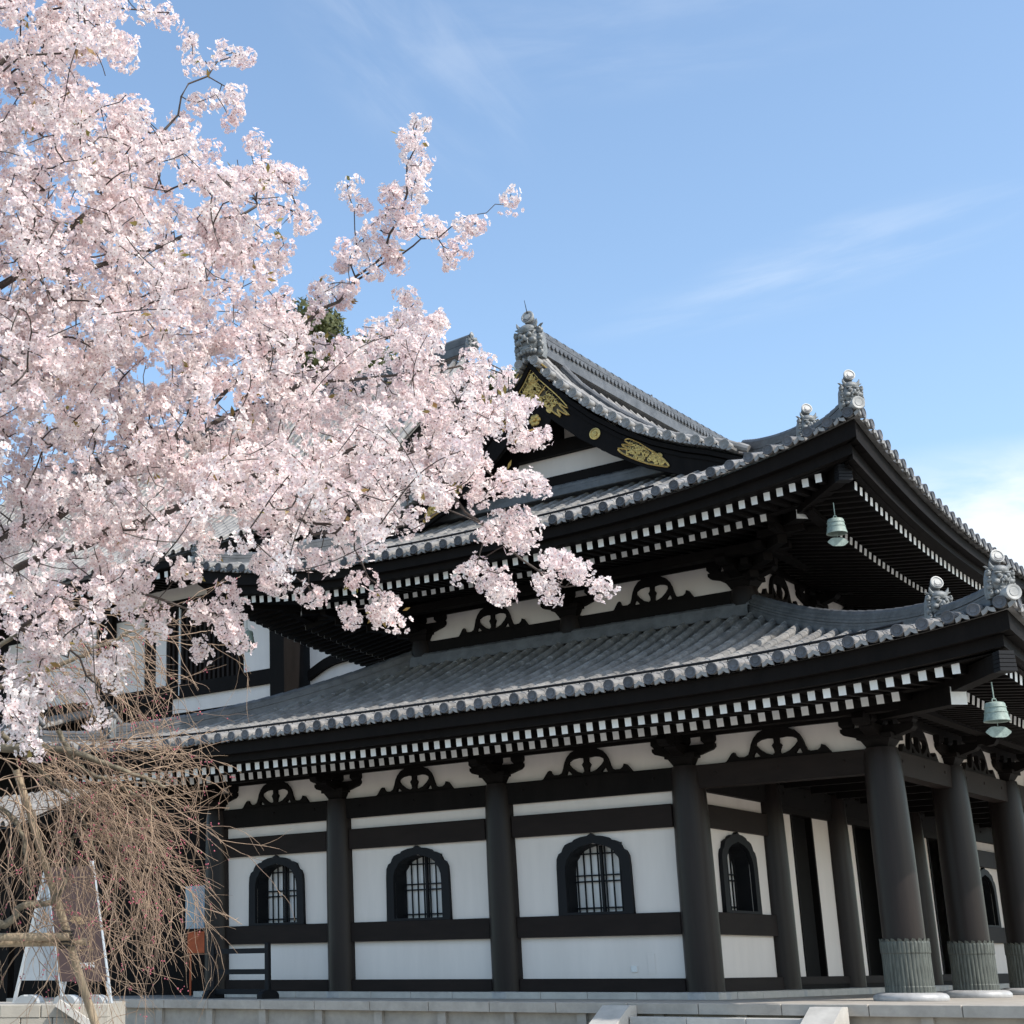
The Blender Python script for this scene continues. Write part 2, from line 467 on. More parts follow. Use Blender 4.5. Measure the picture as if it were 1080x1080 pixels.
def bay(p0, p1, window=True, door=False):
    """one wall bay between two column axes: plaster with four timber beams, and a window or a doorway"""
    p0, p1 = Vector(p0), Vector(p1); d = (p1 - p0); L = d.length; d.normalize(); nrm = Vector((d.y, -d.x, 0))
    M = Matrix.Translation(p0) @ Matrix(((d.x, -nrm.x, 0, 0), (d.y, -nrm.y, 0, 0), (0, 0, 1, 0), (0, 0, 0, 1)))   # local x along, -y outward
    a, e = .36, L - .36
    c = L / 2
    if door:
        q = MB(); q.box(a, a + .92, -.02, .06, .272, 3.95, M=M); q.build("wall_panel", "plaster", hall); q = MB(); q.box(e - 1.05, e, -.02, .06, .272, 3.95, M=M); q.build("wall_panel", "plaster", hall)
        q = MB(); q.box(a, e, -.14, .14, 3.95, 4.113 - .003, M=M); q.build("lintel", "timber", hall)
        q = MB(); q.box(a, e, -.12, .12, 0, .1, M=M); q.build("threshold", "timber", hall)
        q = MB(); q.box(a + .92, a + 1.0, -.05, .1, .1, 3.95, M=M); q.build("door_jamb", "timber", hall); q = MB(); q.box(e - 1.13, e - 1.05, -.05, .1, .1, 3.95, M=M); q.build("door_jamb", "timber", hall)
        q = MB(); q.box(a, e, -.15, .12, .1, .272, M=M); q.build("door_sill", "brown_timber", hall)
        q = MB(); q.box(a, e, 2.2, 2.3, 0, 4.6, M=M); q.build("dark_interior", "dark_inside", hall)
    else:
        hw = .70
        q = MB()
        if window:
            q.box(a, c - hw, -.03, .07, .2, 4.2, M=M); q.box(c + hw, e, -.03, .07, .2, 4.2, M=M)
            q.box(c - hw, c + hw, -.03, .07, 3.12, 4.2, M=M); q.box(c - hw, c + hw, -.03, .07, .2, 1.5, M=M)
        else:
            q.box(a, e, -.03, .07, .2, 4.2, M=M)
        q.build("wall_panel", "plaster", hall)
        for nm, pr_ in (("base", .17), ("low", .15), ("high", .15)):
            z0, z1 = ZL[nm]; q = MB(); q.bevel_box(a, e, -pr_, .13, z0, z1, .012, M=M)
            q.build({"base": "base_beam", "low": "sill_beam", "high": "head_beam"}[nm], "brown_timber", hall)
    q = MB(); q.bevel_box(a - .1, e + .1, -.16, .16, *ZL["tie"], .012, M=M)
    for bx in (a + .35, L / 2, e - .35): q.ball((bx, -.163, 4.40), .035, sc=(1, .5, 1), M=M)
    q.build("tie_beam", "timber", hall)
    # frieze above the tie beam
    q = MB(); q.box(.1, L - .1, -.02, .06, 4.59, 5.42, M=M); q.build("frieze_panel", "plaster", hall)
    put(link("frog_leg_strut", me_frog, hall), M @ Matrix.Translation((c, -.06, 4.6)))
    if window and not door: add_window(M @ Matrix.Translation((c, 0, 0)))
    return M


def put(o, M):
    """place a world-space matrix on a child of the hall"""
    loc, rot, sca = M.decompose(); o.location = loc; o.rotation_mode = 'QUATERNION'; o.rotation_quaternion = rot; o.scale = sca
    return o


# frog-leg strut (kaerumata): outline with openings
half = [(1.14, 0.0), (1.10, .02), (.98, .17), (.93, .19), (.90, .12), (.84, .08), (.70, .075), (.62, .11), (.58, .20), (.54, .33), (.48, .44), (.38, .54), (.24, .60), (.22, .66)]
outl = [(-x, z) for x, z in half] + [(x, z) for x, z in reversed(half)]
eye = [(0.055, .40), (.05, .31), (.10, .25), (.06, .17), (.05, .10), (.10, .065), (.26, .12), (.38, .21), (.45, .29), (.44, .345), (.34, .395), (.2, .415)]
tri = [(.36, .055), (.53, .045), (.50, .12), (.46, .17)]
me_frog = flat_shape([outl, eye, [(-x, z) for x, z in reversed(eye)], tri, [(-x, z) for x, z in reversed(tri)]], .12, "frog_leg_strut", "timber")

# bell-shaped windows (katomado)
WO = [(.915, 1.585), (.905, 2.2), (.90, 2.62), (.885, 2.82), (.83, 2.93), (.75, 2.97), (.72, 3.04), (.66, 3.12), (.55, 3.165), (.47, 3.18), (.42, 3.225), (.25, 3.275), (.09, 3.29), (0.0, 3.345)]
outer = [(-x, z) for x, z in WO] + [(x, z) for x, z in reversed(WO[:-1])]
WI = [(.69, 1.66), (.69, 2.5), (.68, 2.66), (.63, 2.80), (.57, 2.86), (.53, 2.94), (.42, 3.01), (.33, 3.05), (.18, 3.09), (0.0, 3.13)]
inner = [(-x, z) for x, z in WI] + [(x, z) for x, z in reversed(WI[:-1])]
me_wframe = flat_shape([outer, inner], .10, "window_frame", "iron")
b = MB()                                          # reveal of the window: the inner outline carried 0.34 m into the wall
n = len(inner)
V = [(p[0], -.01, p[1]) for p in inner] + [(p[0], .44, p[1]) for p in inner] + [(p[0] * 1.05, -.01, 2.3 + (p[1] - 2.3) * 1.04) for p in inner] + [(p[0] * 1.05, .44, 2.3 + (p[1] - 2.3) * 1.04) for p in inner]
F = []
for i in range(n):
    j = (i + 1) % n
    F += [(i, j, n + j, n + i), (2 * n + i, 3 * n + i, 3 * n + j, 2 * n + j), (i, 2 * n + i, 2 * n + j, j), (n + i, n + j, 3 * n + j, 3 * n + i)]
b.add(V, F); me_reveal = b.mesh("reveal", "iron")
b = MB()
for k in range(8):
    x = -.62 + 1.24 * k / 7
    zt = 3.12 - .35 * max(0, (abs(x) - .3)) ** 1.2
    if k in (3, 4): pass
    b.box(x - .014, x + .014, .29, .32, 1.62, zt)
b.box(-.03, .03, .27, .335, 1.62, 3.1)
for z in (1.76, 2.33, 2.46, 2.93): b.box(-.68, .68, .295, .315, z - .016, z + .016)
me_lat = b.mesh("lattice", "iron")
b = MB(); b.box(-.72, .72, .37, .42, 1.6, 3.15)
me_shoji = b.mesh("paper_screen", "shoji")


def add_window(M):
    f = put(link("window", me_wframe, hall), M @ Matrix.Translation((0, -.075, 0)))
    for nm, me in (("reveal", me_reveal), ("lattice", me_lat), ("paper_screen", me_shoji)):
        o = link(nm, me, f); o.location = (0, .075, 0)


for i in range(1, 4): bay((FX[i + 1], 0, 0), (FX[i], 0, 0))
# open porch bay of the front and the colonnade: tie beam and frieze only


def open_bay(p0, p1):
    p0, p1 = Vector(p0), Vector(p1); d = (p1 - p0); L = d.length; d.normalize(); nrm = Vector((d.y, -d.x, 0))
    M = Matrix.Translation(p0) @ Matrix(((d.x, -nrm.x, 0, 0), (d.y, -nrm.y, 0, 0), (0, 0, 1, 0), (0, 0, 0, 1)))
    q = MB(); q.bevel_box(.26, L - .26, -.16, .16, *ZL["tie"], .012, M=M)
    for bx in (.7, L / 2, L - .7): q.ball((bx, -.163, 4.40), .035, sc=(1, .5, 1), M=M)
    q.build("tie_beam", "brown_timber", hall)
    q = MB(); q.box(.1, L - .1, -.02, .06, 4.59, 5.42, M=M); q.build("frieze_panel", "plaster", hall)
    put(link("frog_leg_strut", me_frog, hall), M @ Matrix.Translation((L / 2, -.06, 4.6)))


open_bay((FX[1], 0, 0), (FX[0], 0, 0))
for i in range(5): open_bay((0, SY[i], 0), (0, SY[i + 1], 0))
for i in range(5): bay((-4.11, SY[i], 0), (-4.11, SY[i + 1], 0), window=(i in (0, 4)), door=(i in (1, 2, 3)))
for i in range(5): bay((XL, SY[i + 1], 0), (XL, SY[i], 0), window=False)
b = MB(); b.box(XL + .1, -4.2, 21.3, 21.5, 0, 5.4); b.build("back_wall", "plaster", hall)
b = MB(); b.box(-4.0, -.1, .17, 21.3, 4.62, 4.68)                       # porch ceiling with its joists
for k in range(13):
    y = .9 + k * 1.6; b.box(-3.7, -.2, y, y + .14, 4.45, 4.617)
b.build("porch_ceiling", "timber", hall)
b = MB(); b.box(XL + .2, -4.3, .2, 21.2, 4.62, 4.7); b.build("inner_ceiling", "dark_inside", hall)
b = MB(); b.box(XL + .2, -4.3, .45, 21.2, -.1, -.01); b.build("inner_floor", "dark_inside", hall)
b = MB(); b.bevel_box(-5.74, -5.60, -.062, -.028, .40, .53, .01); b.build("outlet_cover", "white_paint", hall)
b = MB(); b.bevel_box(-5.36, -5.18, -.04, -.028, .36, .78, .006); b.build("wall_hatch", "plaster", hall)

# bracket complexes -----------------------------------------------------------
b = MB(); b.lathe([(.30, 4.598), (.30, 4.62), (.43, 4.78)], 4, M=Matrix.Rotation(R(45), 4, 'Z')); b.box(-.34, .34, -.34, .34, 4.76, 4.86)
me_bb = b.mesh("bearing_block", "timber")
arm = [(-.72, 5.03), (-.72, 4.96), (-.66, 4.90), (-.52, 4.86), (-.40, 4.82), (-.3, 4.80), (.3, 4.80), (.40, 4.82), (.52, 4.86), (.66, 4.90), (.72, 4.96), (.72, 5.03)]
b = MB(); b.prism(arm, -.13, .13); b.prism(arm, -.128, .128, M=Matrix.Rotation(R(90), 4, 'Z')); me_arm = b.mesh("bracket_arm", "timber")
b = MB()
b.box(-.15, .15, -.15, .15, 5.10, 5.2)
b.add([(-.15, -.15, 5.10), (.15, -.15, 5.10), (.15, .15, 5.10), (-.15, .15, 5.10), (-.1, -.1, 5.032), (.1, -.1, 5.032), (.1, .1, 5.032), (-.1, .1, 5.032)],
      [(0, 1, 5, 4), (1, 2, 6, 5), (2, 3, 7, 6), (3, 0, 4, 7), (4, 5, 6, 7)])
me_sb = b.mesh("small_block", "timber")
b = MB()                                       # beam nose reaching out to the eaves purlin
b.prism([(-1.05, 5.2), (-1.12, 5.08), (-1.05, 4.98), (-.9, 4.95), (-.8, 5.0), (-.55, 4.97), (-.55, 5.2)], -.11, .11, M=Matrix.Rotation(R(90), 4, 'Z'))
me_nose = b.mesh("beam_nose", "timber")


def bracket(x, y, rz=0.0, dz=0.0, sc=1.0, corner=False):
    o = link("bracket", me_bb, hall); o.rotation_euler = (0, 0, rz); o.scale = (sc, sc, sc)
    o.location = (x, y, dz + CH * (1 - sc))
    link("bracket_arm", me_arm, o); [link("small_block", me_sb, o, (x_, y_, 0)) for x_, y_ in ((-.58, 0), (0, 0), (.58, 0), (0, -.58), (0, .58))]; link("beam_nose", me_nose, o)


for x in FX: bracket(x, 0)
for y in SY[1:]: bracket(0, y, R(90))
for y in SY[1:]: bracket(XL, y, R(-90))
# purlins over the brackets, lower eaves
b = MB()
b.box(XL - .3, XR + .3, -.14, .14, 5.2, 5.42); b.box(-.14, .14, .145, YB + .3, 5.2, 5.42); b.box(XL - .14, XL + .14, .145, YB + .3, 5.2, 5.42)
b.box(XL - 1.0, XR + 1.0, -.98, -.74, 5.17, 5.33); b.box(.74, .98, -.735, YB + 1.0, 5.17, 5.33); b.box(XL - .98, XL - .74, -.735, YB + 1.0, 5.17, 5.33)
b.build("wall_purlin", "timber", hall)

# upper storey walls ---------------------------------------------------------
UX = [-4.11, -8.8, -13.49]; UY = [3.95, 7.9, 13.5, 17.45]
b = MB(); b.lathe([(.34, 8.3), (.34, 9.0), (.30, 9.24)], 24); me_ucol = b.mesh("upper_column", "column_wood", True)
for x in UX: link("upper_column", me_ucol, hall, (x, 3.95, 0))
for x in (UX[0], UX[2]):
    for y in UY[1:]: link("upper_column", me_ucol, hall, (x, y, 0))


def upper_bay(p0, p1):
    p0, p1 = Vector(p0), Vector(p1); d = (p1 - p0); L = d.length; d.normalize(); nrm = Vector((d.y, -d.x, 0))
    M = Matrix.Translation(p0) @ Matrix(((d.x, -nrm.x, 0, 0), (d.y, -nrm.y, 0, 0), (0, 0, 1, 0), (0, 0, 0, 1)))
    q = MB(); q.bevel_box(.2, L - .2, -.17, .17, 8.3, 9.2, .012, M=M); q.build("upper_tie_beam", "timber", hall)
    q = MB(); q.box(.05, L - .05, -.03, .06, 9.196, 10.3, M=M); q.build("upper_frieze_panel", "plaster", hall)
    o = put(link("frog_leg_strut", me_frog, hall), M @ Matrix.Translation((L / 2, -.06, 9.2))); o.scale = (.98, 1, 1.15)


for i in range(2): upper_bay((UX[i + 1], 3.95, 0), (UX[i], 3.95, 0))
for i in range(3): upper_bay((UX[0], UY[i], 0), (UX[0], UY[i + 1], 0)); upper_bay((UX[2], UY[i + 1], 0), (UX[2], UY[i], 0))
b = MB(); b.box(UX[2], UX[0], 17.3, 17.6, 8.3, 10.3); b.build("upper_back_wall", "plaster", hall)
for x in UX: bracket(x, 3.95, 0, 4.62, 1.15)
for y in UY[1:]: bracket(UX[0], y, R(90), 4.62, 1.15); bracket(UX[2], y, R(-90), 4.62, 1.15)
b = MB()
b.box(UX[2] - 1.4, UX[0] + 1.4, 2.72, 3.0, 9.78, 10.0); b.box(UX[0] + .95, UX[0] + 1.23, 3.005, 18.8, 9.78, 10.0); b.box(UX[2] - 1.23, UX[2] - .95, 3.005, 18.8, 9.78, 10.0)
b.box(UX[2] - .2, UX[0] + .2, 3.8, 4.1, 9.9, 10.2); b.box(UX[0] - .15, UX[0] + .15, 4.105, 17.6, 9.9, 10.2); b.box(UX[2] - .15, UX[2] + .15, 4.105, 17.6, 9.9, 10.2)
b.build("upper_purlin", "timber", hall)
# stacked corner arms that fill the dark corner under the upper eaves
for (cx, sx) in ((UX[0], 1), (UX[2], -1)):
    q = MB()
    for k in range(3):
        r0 = .5 + .62 * k; z = 9.45 + .18 * k
        q.beam((cx - sx * .3, 3.95 + .3, z), (cx + sx * r0, 3.95 - r0, z), .22, .2)
        q.box(cx + sx * r0 - .55, cx + sx * r0 + .55, 3.95 - r0 - .09, 3.95 - r0 + .09, z + .1, z + .26)
        q.box(cx + sx * r0 - .09, cx + sx * r0 + .09, 3.95 - r0 - .55, 3.95 - r0 + .55, z + .103, z + .262)
    q.build("corner_arm", "timber", hall)


# ------------------------------------------------------------------ roofs
def interp(tab, d):
    for (a, za), (c, zc) in zip(tab, tab[1:]):
        if d <= c: return za + (zc - za) * (d - a) / (c - a)
    return tab[-1][1]


class Roof:
    """hipped tile roof over a rectangle; sides 'f','r','b','l'; d = plan distance in from the eave, s = distance to the corner"""
    def __init__(s, x0, x1, y0, y1, prof, lifts, fadeD):
        s.x0, s.x1, s.y0, s.y1, s.prof, s.lifts, s.fadeD = x0, x1, y0, y1, prof, lifts, fadeD

    def rng(s, side): return (s.x0, s.x1) if side in 'fb' else (s.y0, s.y1)

    def sdist(s, side, u):
        a, c = s.rng(side); return max(0.0, min(u - a, c - u))

    def lift(s, side, u):
        L, A, n = s.lifts[side]; q = s.sdist(side, u); return A * max(0.0, (L - q) / L) ** n

    def z(s, side, u, d): return s.prof(side, max(d, 0)) + s.lift(side, u) * max(0.0, 1 - max(d, 0) / s.fadeD) ** 1.3 + (d * .15 if d < 0 else 0)

    def p(s, side, u, d, dz=0.0):
        z = s.z(side, u, d) + dz
        if side == 'f': return Vector((u, s.y0 + d, z))
        if side == 'b': return Vector((u, s.y1 - d, z))
        if side == 'r': return Vector((s.x1 - d, u, z))
        return Vector((s.x0 + d, u, z))

    def dirs(s, side):
        """(along, inward)"""
        return {'f': (Vector((1, 0, 0)), Vector((0, 1, 0))), 'b': (Vector((-1, 0, 0)), Vector((0, -1, 0))),
                'r': (Vector((0, 1, 0)), Vector((-1, 0, 0))), 'l': (Vector((0, -1, 0)), Vector((1, 0, 0)))}[side]


SP = 0.436                                         # spacing of the tile rows


def row_centres(a, c, step=SP):
    n = int(round((c - a) / step)); st = (c - a) / n
    return [a + st * (i + .5) for i in range(n)], st


trng = random.Random(11)
CAM2 = Vector((CAMP.x, CAMP.y, CAMP.z))


def tile_rows(mb, roof, side, dmax_of, tile=.34, d_start=0.0):
    """ribbons of pan and cover tiles, one per row, stepped at every tile"""
    us, st = row_centres(*roof.rng(side))
    al, inn = roof.dirs(side)
    xs_r = .098
    for u in us:
        dm = dmax_of(u)
        if dm < .12: continue
        n = max(1, int(round((dm - d_start) / tile))); V = []; F = []
        for k in range(n):
            j1 = trng.uniform(-.006, .006); j2 = trng.uniform(-.006, .006)
            for e, (dd, rr, lf) in enumerate(((d_start + (dm - d_start) * k / n, 1.0, .008), (d_start + (dm - d_start) * (k + 1) / n, .965, .0))):
                c0 = roof.p(side, u, dd); h = st / 2
                for (q, zz) in ((-h, -.02 + lf * .5), (-h * .72, -.05 + lf * .5), (-xs_r * rr, -.03 + lf * .5), (-xs_r * rr, .035 + lf), (-xs_r * .72 * rr, .095 * rr + lf), (0, .125 * rr + lf),
                                (xs_r * .72 * rr, .095 * rr + lf), (xs_r * rr, .035 + lf), (xs_r * rr, -.03 + lf * .5), (h * .72, -.05 + lf * .5), (h, -.02 + lf * .5)):
                    V.append(c0 + al * (q + j1) + Vector((0, 0, zz + j2)))
        W_ = 11
        for r_ in range(2 * n - 1):
            for q in range(W_ - 1): F.append((r_ * W_ + q, r_ * W_ + q + 1, (r_ + 1) * W_ + q + 1, (r_ + 1) * W_ + q))
        mb.add(V, F)


def deck(mb, roof, side, dmax_of, dz=-.12, nd=10, d0=.05):
    a, c = roof.rng(side); nu = 48; V = []; F = []
    for i in range(nu + 1):
        u = a + (c - a) * i / nu; dm = max(d0, dmax_of(u))
        for k in range(nd + 1): V.append(roof.p(side, u, d0 + (dm - d0) * k / nd, dz))
    for i in range(nu):
        for k in range(nd): F.append((i * (nd + 1) + k, (i + 1) * (nd + 1) + k, (i + 1) * (nd + 1) + k + 1, i * (nd + 1) + k + 1))
    mb.add(V, F)


b = MB()                                            # eave end tile: short round cover tile with a moulded disc, local y inward
b.lathe([(.02, 0), (.055, -.006), (.062, .004), (.088, .0), (.098, -.012), (.112, -.01), (.115, .02), (.0, .021)], 18, M=Matrix.Rotation(R(-90), 4, 'X'))
b.lathe([(.106, .022), (.104, .05), (.098, .2), (.0, .2)], 18, mi=1, M=Matrix.Rotation(R(-90), 4, 'X'))
pan = [(-.218, .0), (-.16, -.045), (-.11, -.062), (-.11, -.135), (-.17, -.118), (-.218, -.075)]
b.prism(pan, .01, .06, mi=1); b.prism([(-x, z) for x, z in reversed(pan)], .01, .06, mi=1)
me_eave = b.mesh("eave_tile", ["shaded_tile_end", "tile"], True)

all_eave, all_fly, all_base = [], [], []            # (distance, parent, mesh, matrix)


def eave_line(roof, root, side):
    us, st = row_centres(*roof.rng(side)); al, inn = roof.dirs(side)
    for u in us:
        P = roof.p(side, u, 0, .02)
        du = .05; t = (roof.p(side, u + du, 0) - roof.p(side, u - du, 0)).normalized()
        if t.dot(al) < 0: t = -t
        up = Vector((0, 0, 1)); y_ = inn; x_ = t; z_ = x_.cross(y_).normalized() if x_.cross(y_).z > 0 else y_.cross(x_).normalized()
        M = Matrix((x_, y_, z_)).transposed().to_4x4(); M.translation = P - inn * .03
        all_eave.append(((P - CAM2).length, root, me_eave, M))


def fascia(mb, roof, side, layers):
    """long boards under the eave that follow its curve; layers: (d0, d1, z0, z1) relative to the eave height, share of the lift"""
    a, c = roof.rng(side); n = 60
    for (d0, d1, z0, z1, lf0, lf1) in layers:
        V = []; F = []
        for i in range(n + 1):
            u = a + (c - a) * i / n
            uu = min(max(u, a + d0), c - d0)
            lf = roof.lift(side, uu); zb = roof.prof(side, 0)
            for (dd, zz, k) in ((d0, z0, lf0), (d0, z1, lf1), (d1, z1, lf1), (d1, z0, lf0)):
                u2 = min(max(u, a + dd), c - dd); q = roof.p(side, u2, dd); V.append(Vector((q.x, q.y, zb + zz + lf * k)))
        for i in range(n):
            for k in range(4): F.append((i * 4 + k, i * 4 + (k + 1) % 4, (i + 1) * 4 + (k + 1) % 4, (i + 1) * 4 + k))
        F += [(0, 1, 2, 3), (n * 4 + 3, n * 4 + 2, n * 4 + 1, n * 4)]
        mb.add(V, F)


b = MB(); b.box(-.068, .068, 0.006, 1.75, -.09, .09); b.box(-.068, .068, 0, .0055, -.09, .09, mi=1); me_fly = b.mesh("flying_rafter", ["timber", "white_paint"])
b = MB(); b.box(-.068, .068, 0.006, 2.5, -.085, .085); b.box(-.068, .068, 0, .0055, -.085, .085, mi=1); me_base = b.mesh("base_rafter", ["timber", "white_paint"])


def rafters(roof, root, side, dfly, zfly, lffly, dbase, zbase, lfbase, sp=.2865, gap_f=.55, gap_b=.95):
    a, c = roof.rng(side); al, inn = roof.dirs(side)
    n = int((c - a) / sp); off = ((c - a) - n * sp) / 2
    for i in range(n + 1):
        u = a + off + i * sp
        for (dd, zz, lf, me, lst, gap, slope, ln) in ((dfly, zfly, lffly, me_fly, all_fly, gap_f, .10, 1.75), (dbase, zbase, lfbase, me_base, all_base, gap_b, .16, 2.5)):
            if roof.sdist(side, u) < dd + gap: continue
            q = roof.p(side, u, dd); z = roof.prof(side, 0) + zz + lf * roof.lift(side, u)
            y_ = (inn + Vector((0, 0, slope))).normalized(); x_ = Vector((al)); z_ = x_.cross(y_).normalized()
            if z_.z < 0: x_ = -x_; z_ = -z_
            ln2 = min(ln, roof.sdist(side, u) - dd + .1)
            M = Matrix((x_, y_ * (ln2 / ln), z_)).transposed().to_4x4(); M.translation = Vector((q.x, q.y, z))
            lst.append(((q - CAM2).length, root, me, M))


def hip_beams(root, roof, corner, zb_fly, zb_base, qfly, qbase):
    """two corner beams under the hip; corner = (x sign, y sign)"""
    cx = roof.x1 if corner[0] > 0 else roof.x0; cy = roof.y1 if corner[1] > 0 else roof.y0
    d = Vector((corner[0], corner[1], 0)).normalized()
    def at_d(inset, z): return Vector((cx - corner[0] * inset, cy - corner[1] * inset, z))
    q = MB()
    q.beam(at_d(qfly, zb_fly), at_d(qfly + 2.6, zb_fly - .18), .26, .3); h = q.build("hip_beam", "timber", root)
    q = MB()
    for k, z in enumerate((-.15, -.075, 0.0, .075, .15)):
        q.beam(at_d(qfly - .05, zb_fly + z * .95), at_d(qfly + .1, zb_fly + z * .95 - .005), .30 - .008 * k, .06)
    q.build("metal_cap", "iron", h)
    q = MB(); q.beam(at_d(qbase, zb_base), at_d(qbase + 4.0, zb_base + .35), .3, .32, mi=0, mi_end=1); q.build("hip_beam", ["timber", "white_paint"], root)


def ridge_strip(mb, path, wid, hei, cap=.1, seg=True, layers=4):
    """stacked ridge tiles: layered courses under a row of round cap tiles, along a 3-D path of base points"""
    P = [Vector(p) for p in path]; n = len(P)
    T = [(P[min(i + 1, n - 1)] - P[max(i - 1, 0)]).normalized() for i in range(n)]
    A = [t.cross(Vector((0, 0, 1))).normalized() for t in T]
    for l_ in range(layers):
        z0 = -.12 if l_ == 0 else hei * l_ / layers; z1 = hei * (l_ + 1) / layers - .018; w = wid * (1 - .07 * l_) / 2 + (.012 if l_ % 2 == 0 else 0)
        V = []; F = []
        for i in range(n):
            for (s_, z) in ((-1, z0), (-1, z1), (1, z1), (1, z0)): V.append(P[i] + A[i] * (s_ * w) + Vector((0, 0, z)))
        for i in range(n - 1):
            for k in range(4): F.append((i * 4 + k, i * 4 + (k + 1) % 4, (i + 1) * 4 + (k + 1) % 4, (i + 1) * 4 + k))
        F += [(0, 1, 2, 3), (n * 4 - 1, n * 4 - 2, n * 4 - 3, n * 4 - 4)]
        mb.add(V, F)
        w2 = w - .03; V = []; F = []                 # shadow gap core
        for i in range(n):
            for (s_, z) in ((-1, z0 - .01), (-1, z1 + .03), (1, z1 + .03), (1, z0 - .01)): V.append(P[i] + A[i] * (s_ * w2) + Vector((0, 0, z)))
        for i in range(n - 1):
            for k in (0, 2): F.append((i * 4 + k, i * 4 + (k + 1) % 4, (i + 1) * 4 + (k + 1) % 4, (i + 1) * 4 + k))
        mb.add(V, F)
    # cap tiles
    for i in range(n - 1):
        a = P[i] + Vector((0, 0, hei + cap * .3)); c = P[i + 1] + Vector((0, 0, hei + cap * .3))
        mb.tube([a, a + (c - a) * 1.04], [cap * 1.06, cap * .92], 10)


# ridge-end demon ornament (generic ogre mask) in local space: faces -y, base at z=0, 1 m tall
def ogre(name):
    q = MB()
    q.prism([(-.36, 0), (-.40, .2), (-.36, .62), (-.28, .86), (-.12, .97), (.12, .97), (.28, .86), (.36, .62), (.40, .2), (.36, 0)], -.02, .22)
    q.ball((0, -.04, .50), .34, sc=(.95, .5, 1.15), nu=14, nv=10)
    q.ball((0, -.12, .80), .2, sc=(1.2, .7, .7))
    for s_ in (-1, 1):
        q.ball((s_ * .13, -.22, .62), .07, nu=8); q.ball((s_ * .14, -.20, .705), .10, sc=(1.3, .6, .38))
        q.ball((s_ * .2, -.18, .45), .11, sc=(1, .8, .8)); q.ball((s_ * .065, -.26, .47), .055)
        q.tube([(s_ * .2, -.06, .86), (s_ * .28, -.08, .96), (s_ * .30, -.1, 1.05)], [.06, .042, .01], 7)
        q.tube([(s_ * .09, -.22, .33), (s_ * .1, -.28, .37), (s_ * .105, -.28, .44)], [.03, .024, .006], 6)
        for k in range(4):
            q.ball((s_ * (.33 + .02 * (k % 2)), -.04, .12 + .2 * k), .095, sc=(1, .8, 1), nu=8)
            q.ball((s_ * (.36), -.09, .2 + .19 * k), .045, nu=6, nv=5)
        for k in range(3): q.ball((s_ * .09 * (k + .6), -.17, .18 - .02 * k), .07, nu=6, nv=5)
        q.tube([(s_ * .25, .06, .84), (s_ * .36, .04, .92), (s_ * .43, .02, .93)], [.05, .035, .005], 6)
    q.ball((0, -.27, .53), .075, sc=(.9, .9, 1.2)); q.box(-.16, .16, -.24, -.12, .27, .31); q.ball((0, -.18, .24), .15, sc=(1.2, .5, .5))
    return q.mesh(name, "oni_tile", True)


me_ogre = ogre("ogre_face")
b = MB()                                                 # round bird-perch tile on top: tube rising forwards with a moulded disc coloured as if sunlit
b.tube([(0, .26, -.16), (0, .12, -.02), (0, .02, .12), (0, -.10, .20)], [.10, .105, .115, .13], 16)
Mx = Matrix.Translation((0, -.105, .205)) @ Matrix.Rotation(R(90 - 12), 4, 'X')
b.lathe([(.135, -.05), (.15, .0), (.148, .02), (.122, .024), (.112, .008), (.07, .008), (.062, .024), (.0, .026)], 20, mi=1, M=Mx)
me_perch = b.mesh("perch_tile", ["ridge_tile", "sunlit_disc"], True)


def ornament(root, P, facing, size, perch=1.0, lab=None):
    """facing: unit vector in plan the face looks along"""
    ang = math.atan2(facing.y, facing.x) + R(90)
    o = link("ridge_ornament", me_ogre, root); o.location = P; o.rotation_euler = (0, 0, ang); o.scale = (size, size, size)
    c = link("perch_tile", me_perch, o); c.location = (0, .10, .95); k = perch; c.scale = (k, k, k)
    return o


def conductor(roof, root, ua, ub):
    q = MB(); n = int((ub - ua) / .4)
    q.tube([roof.p('f', ua + (ub - ua) * i / n, .52, .17) for i in range(n + 1)], .026, 6)
    for i in range(n): u = ua + (i + .5) * .4; q.tube([roof.p('f', u, .52, .17), roof.p('f', u, .56, .0)], .012, 5)
    q.build("conductor_rail", "iron", root)


# lower roof ------------------------------------------------------------------
lp = lambda side, d: 5.80 + .2 * d + .022 * d * d
LA = (12.55, .56, 4.0)
low = Roof(-21.36, 3.76, -3.76, 25.16, lp, {k: LA for k in 'frbl'}, 8.0)
LD = 7.72
lower_roof_mb = MB()
for sd in 'frbl':
    dm = lambda u, sd=sd: min(LD, low.sdist(sd, u))
    tile_rows(lower_roof_mb, low, sd, dm, d_start=.0)
    deck(lower_roof_mb, low, sd, dm)
lower = lower_roof_mb.build("lower_roof", "tile", hall)
for sd in 'frl': eave_line(low, lower, sd)
q = MB()
for sd in 'frbl': fascia(q, low, sd, ((.16, .62, -.36, -.10, .86, 1.0), (.34, .60, -.52, -.363, .76, .86)))
q.build("eave_board", "timber", lower)
for sd in 'frl': rafters(low, lower, sd, .61, -.665 + .03, .70, 1.70, -.695, .62)
q = MB()                                                 # boarding over the rafters
for sd in 'frbl': fascia(q, low, sd, ((.50, 2.3, -.555, -.53, .70, .70), (1.78, 2.05, -.60, -.557, .62, .70)))
a_ = MB()
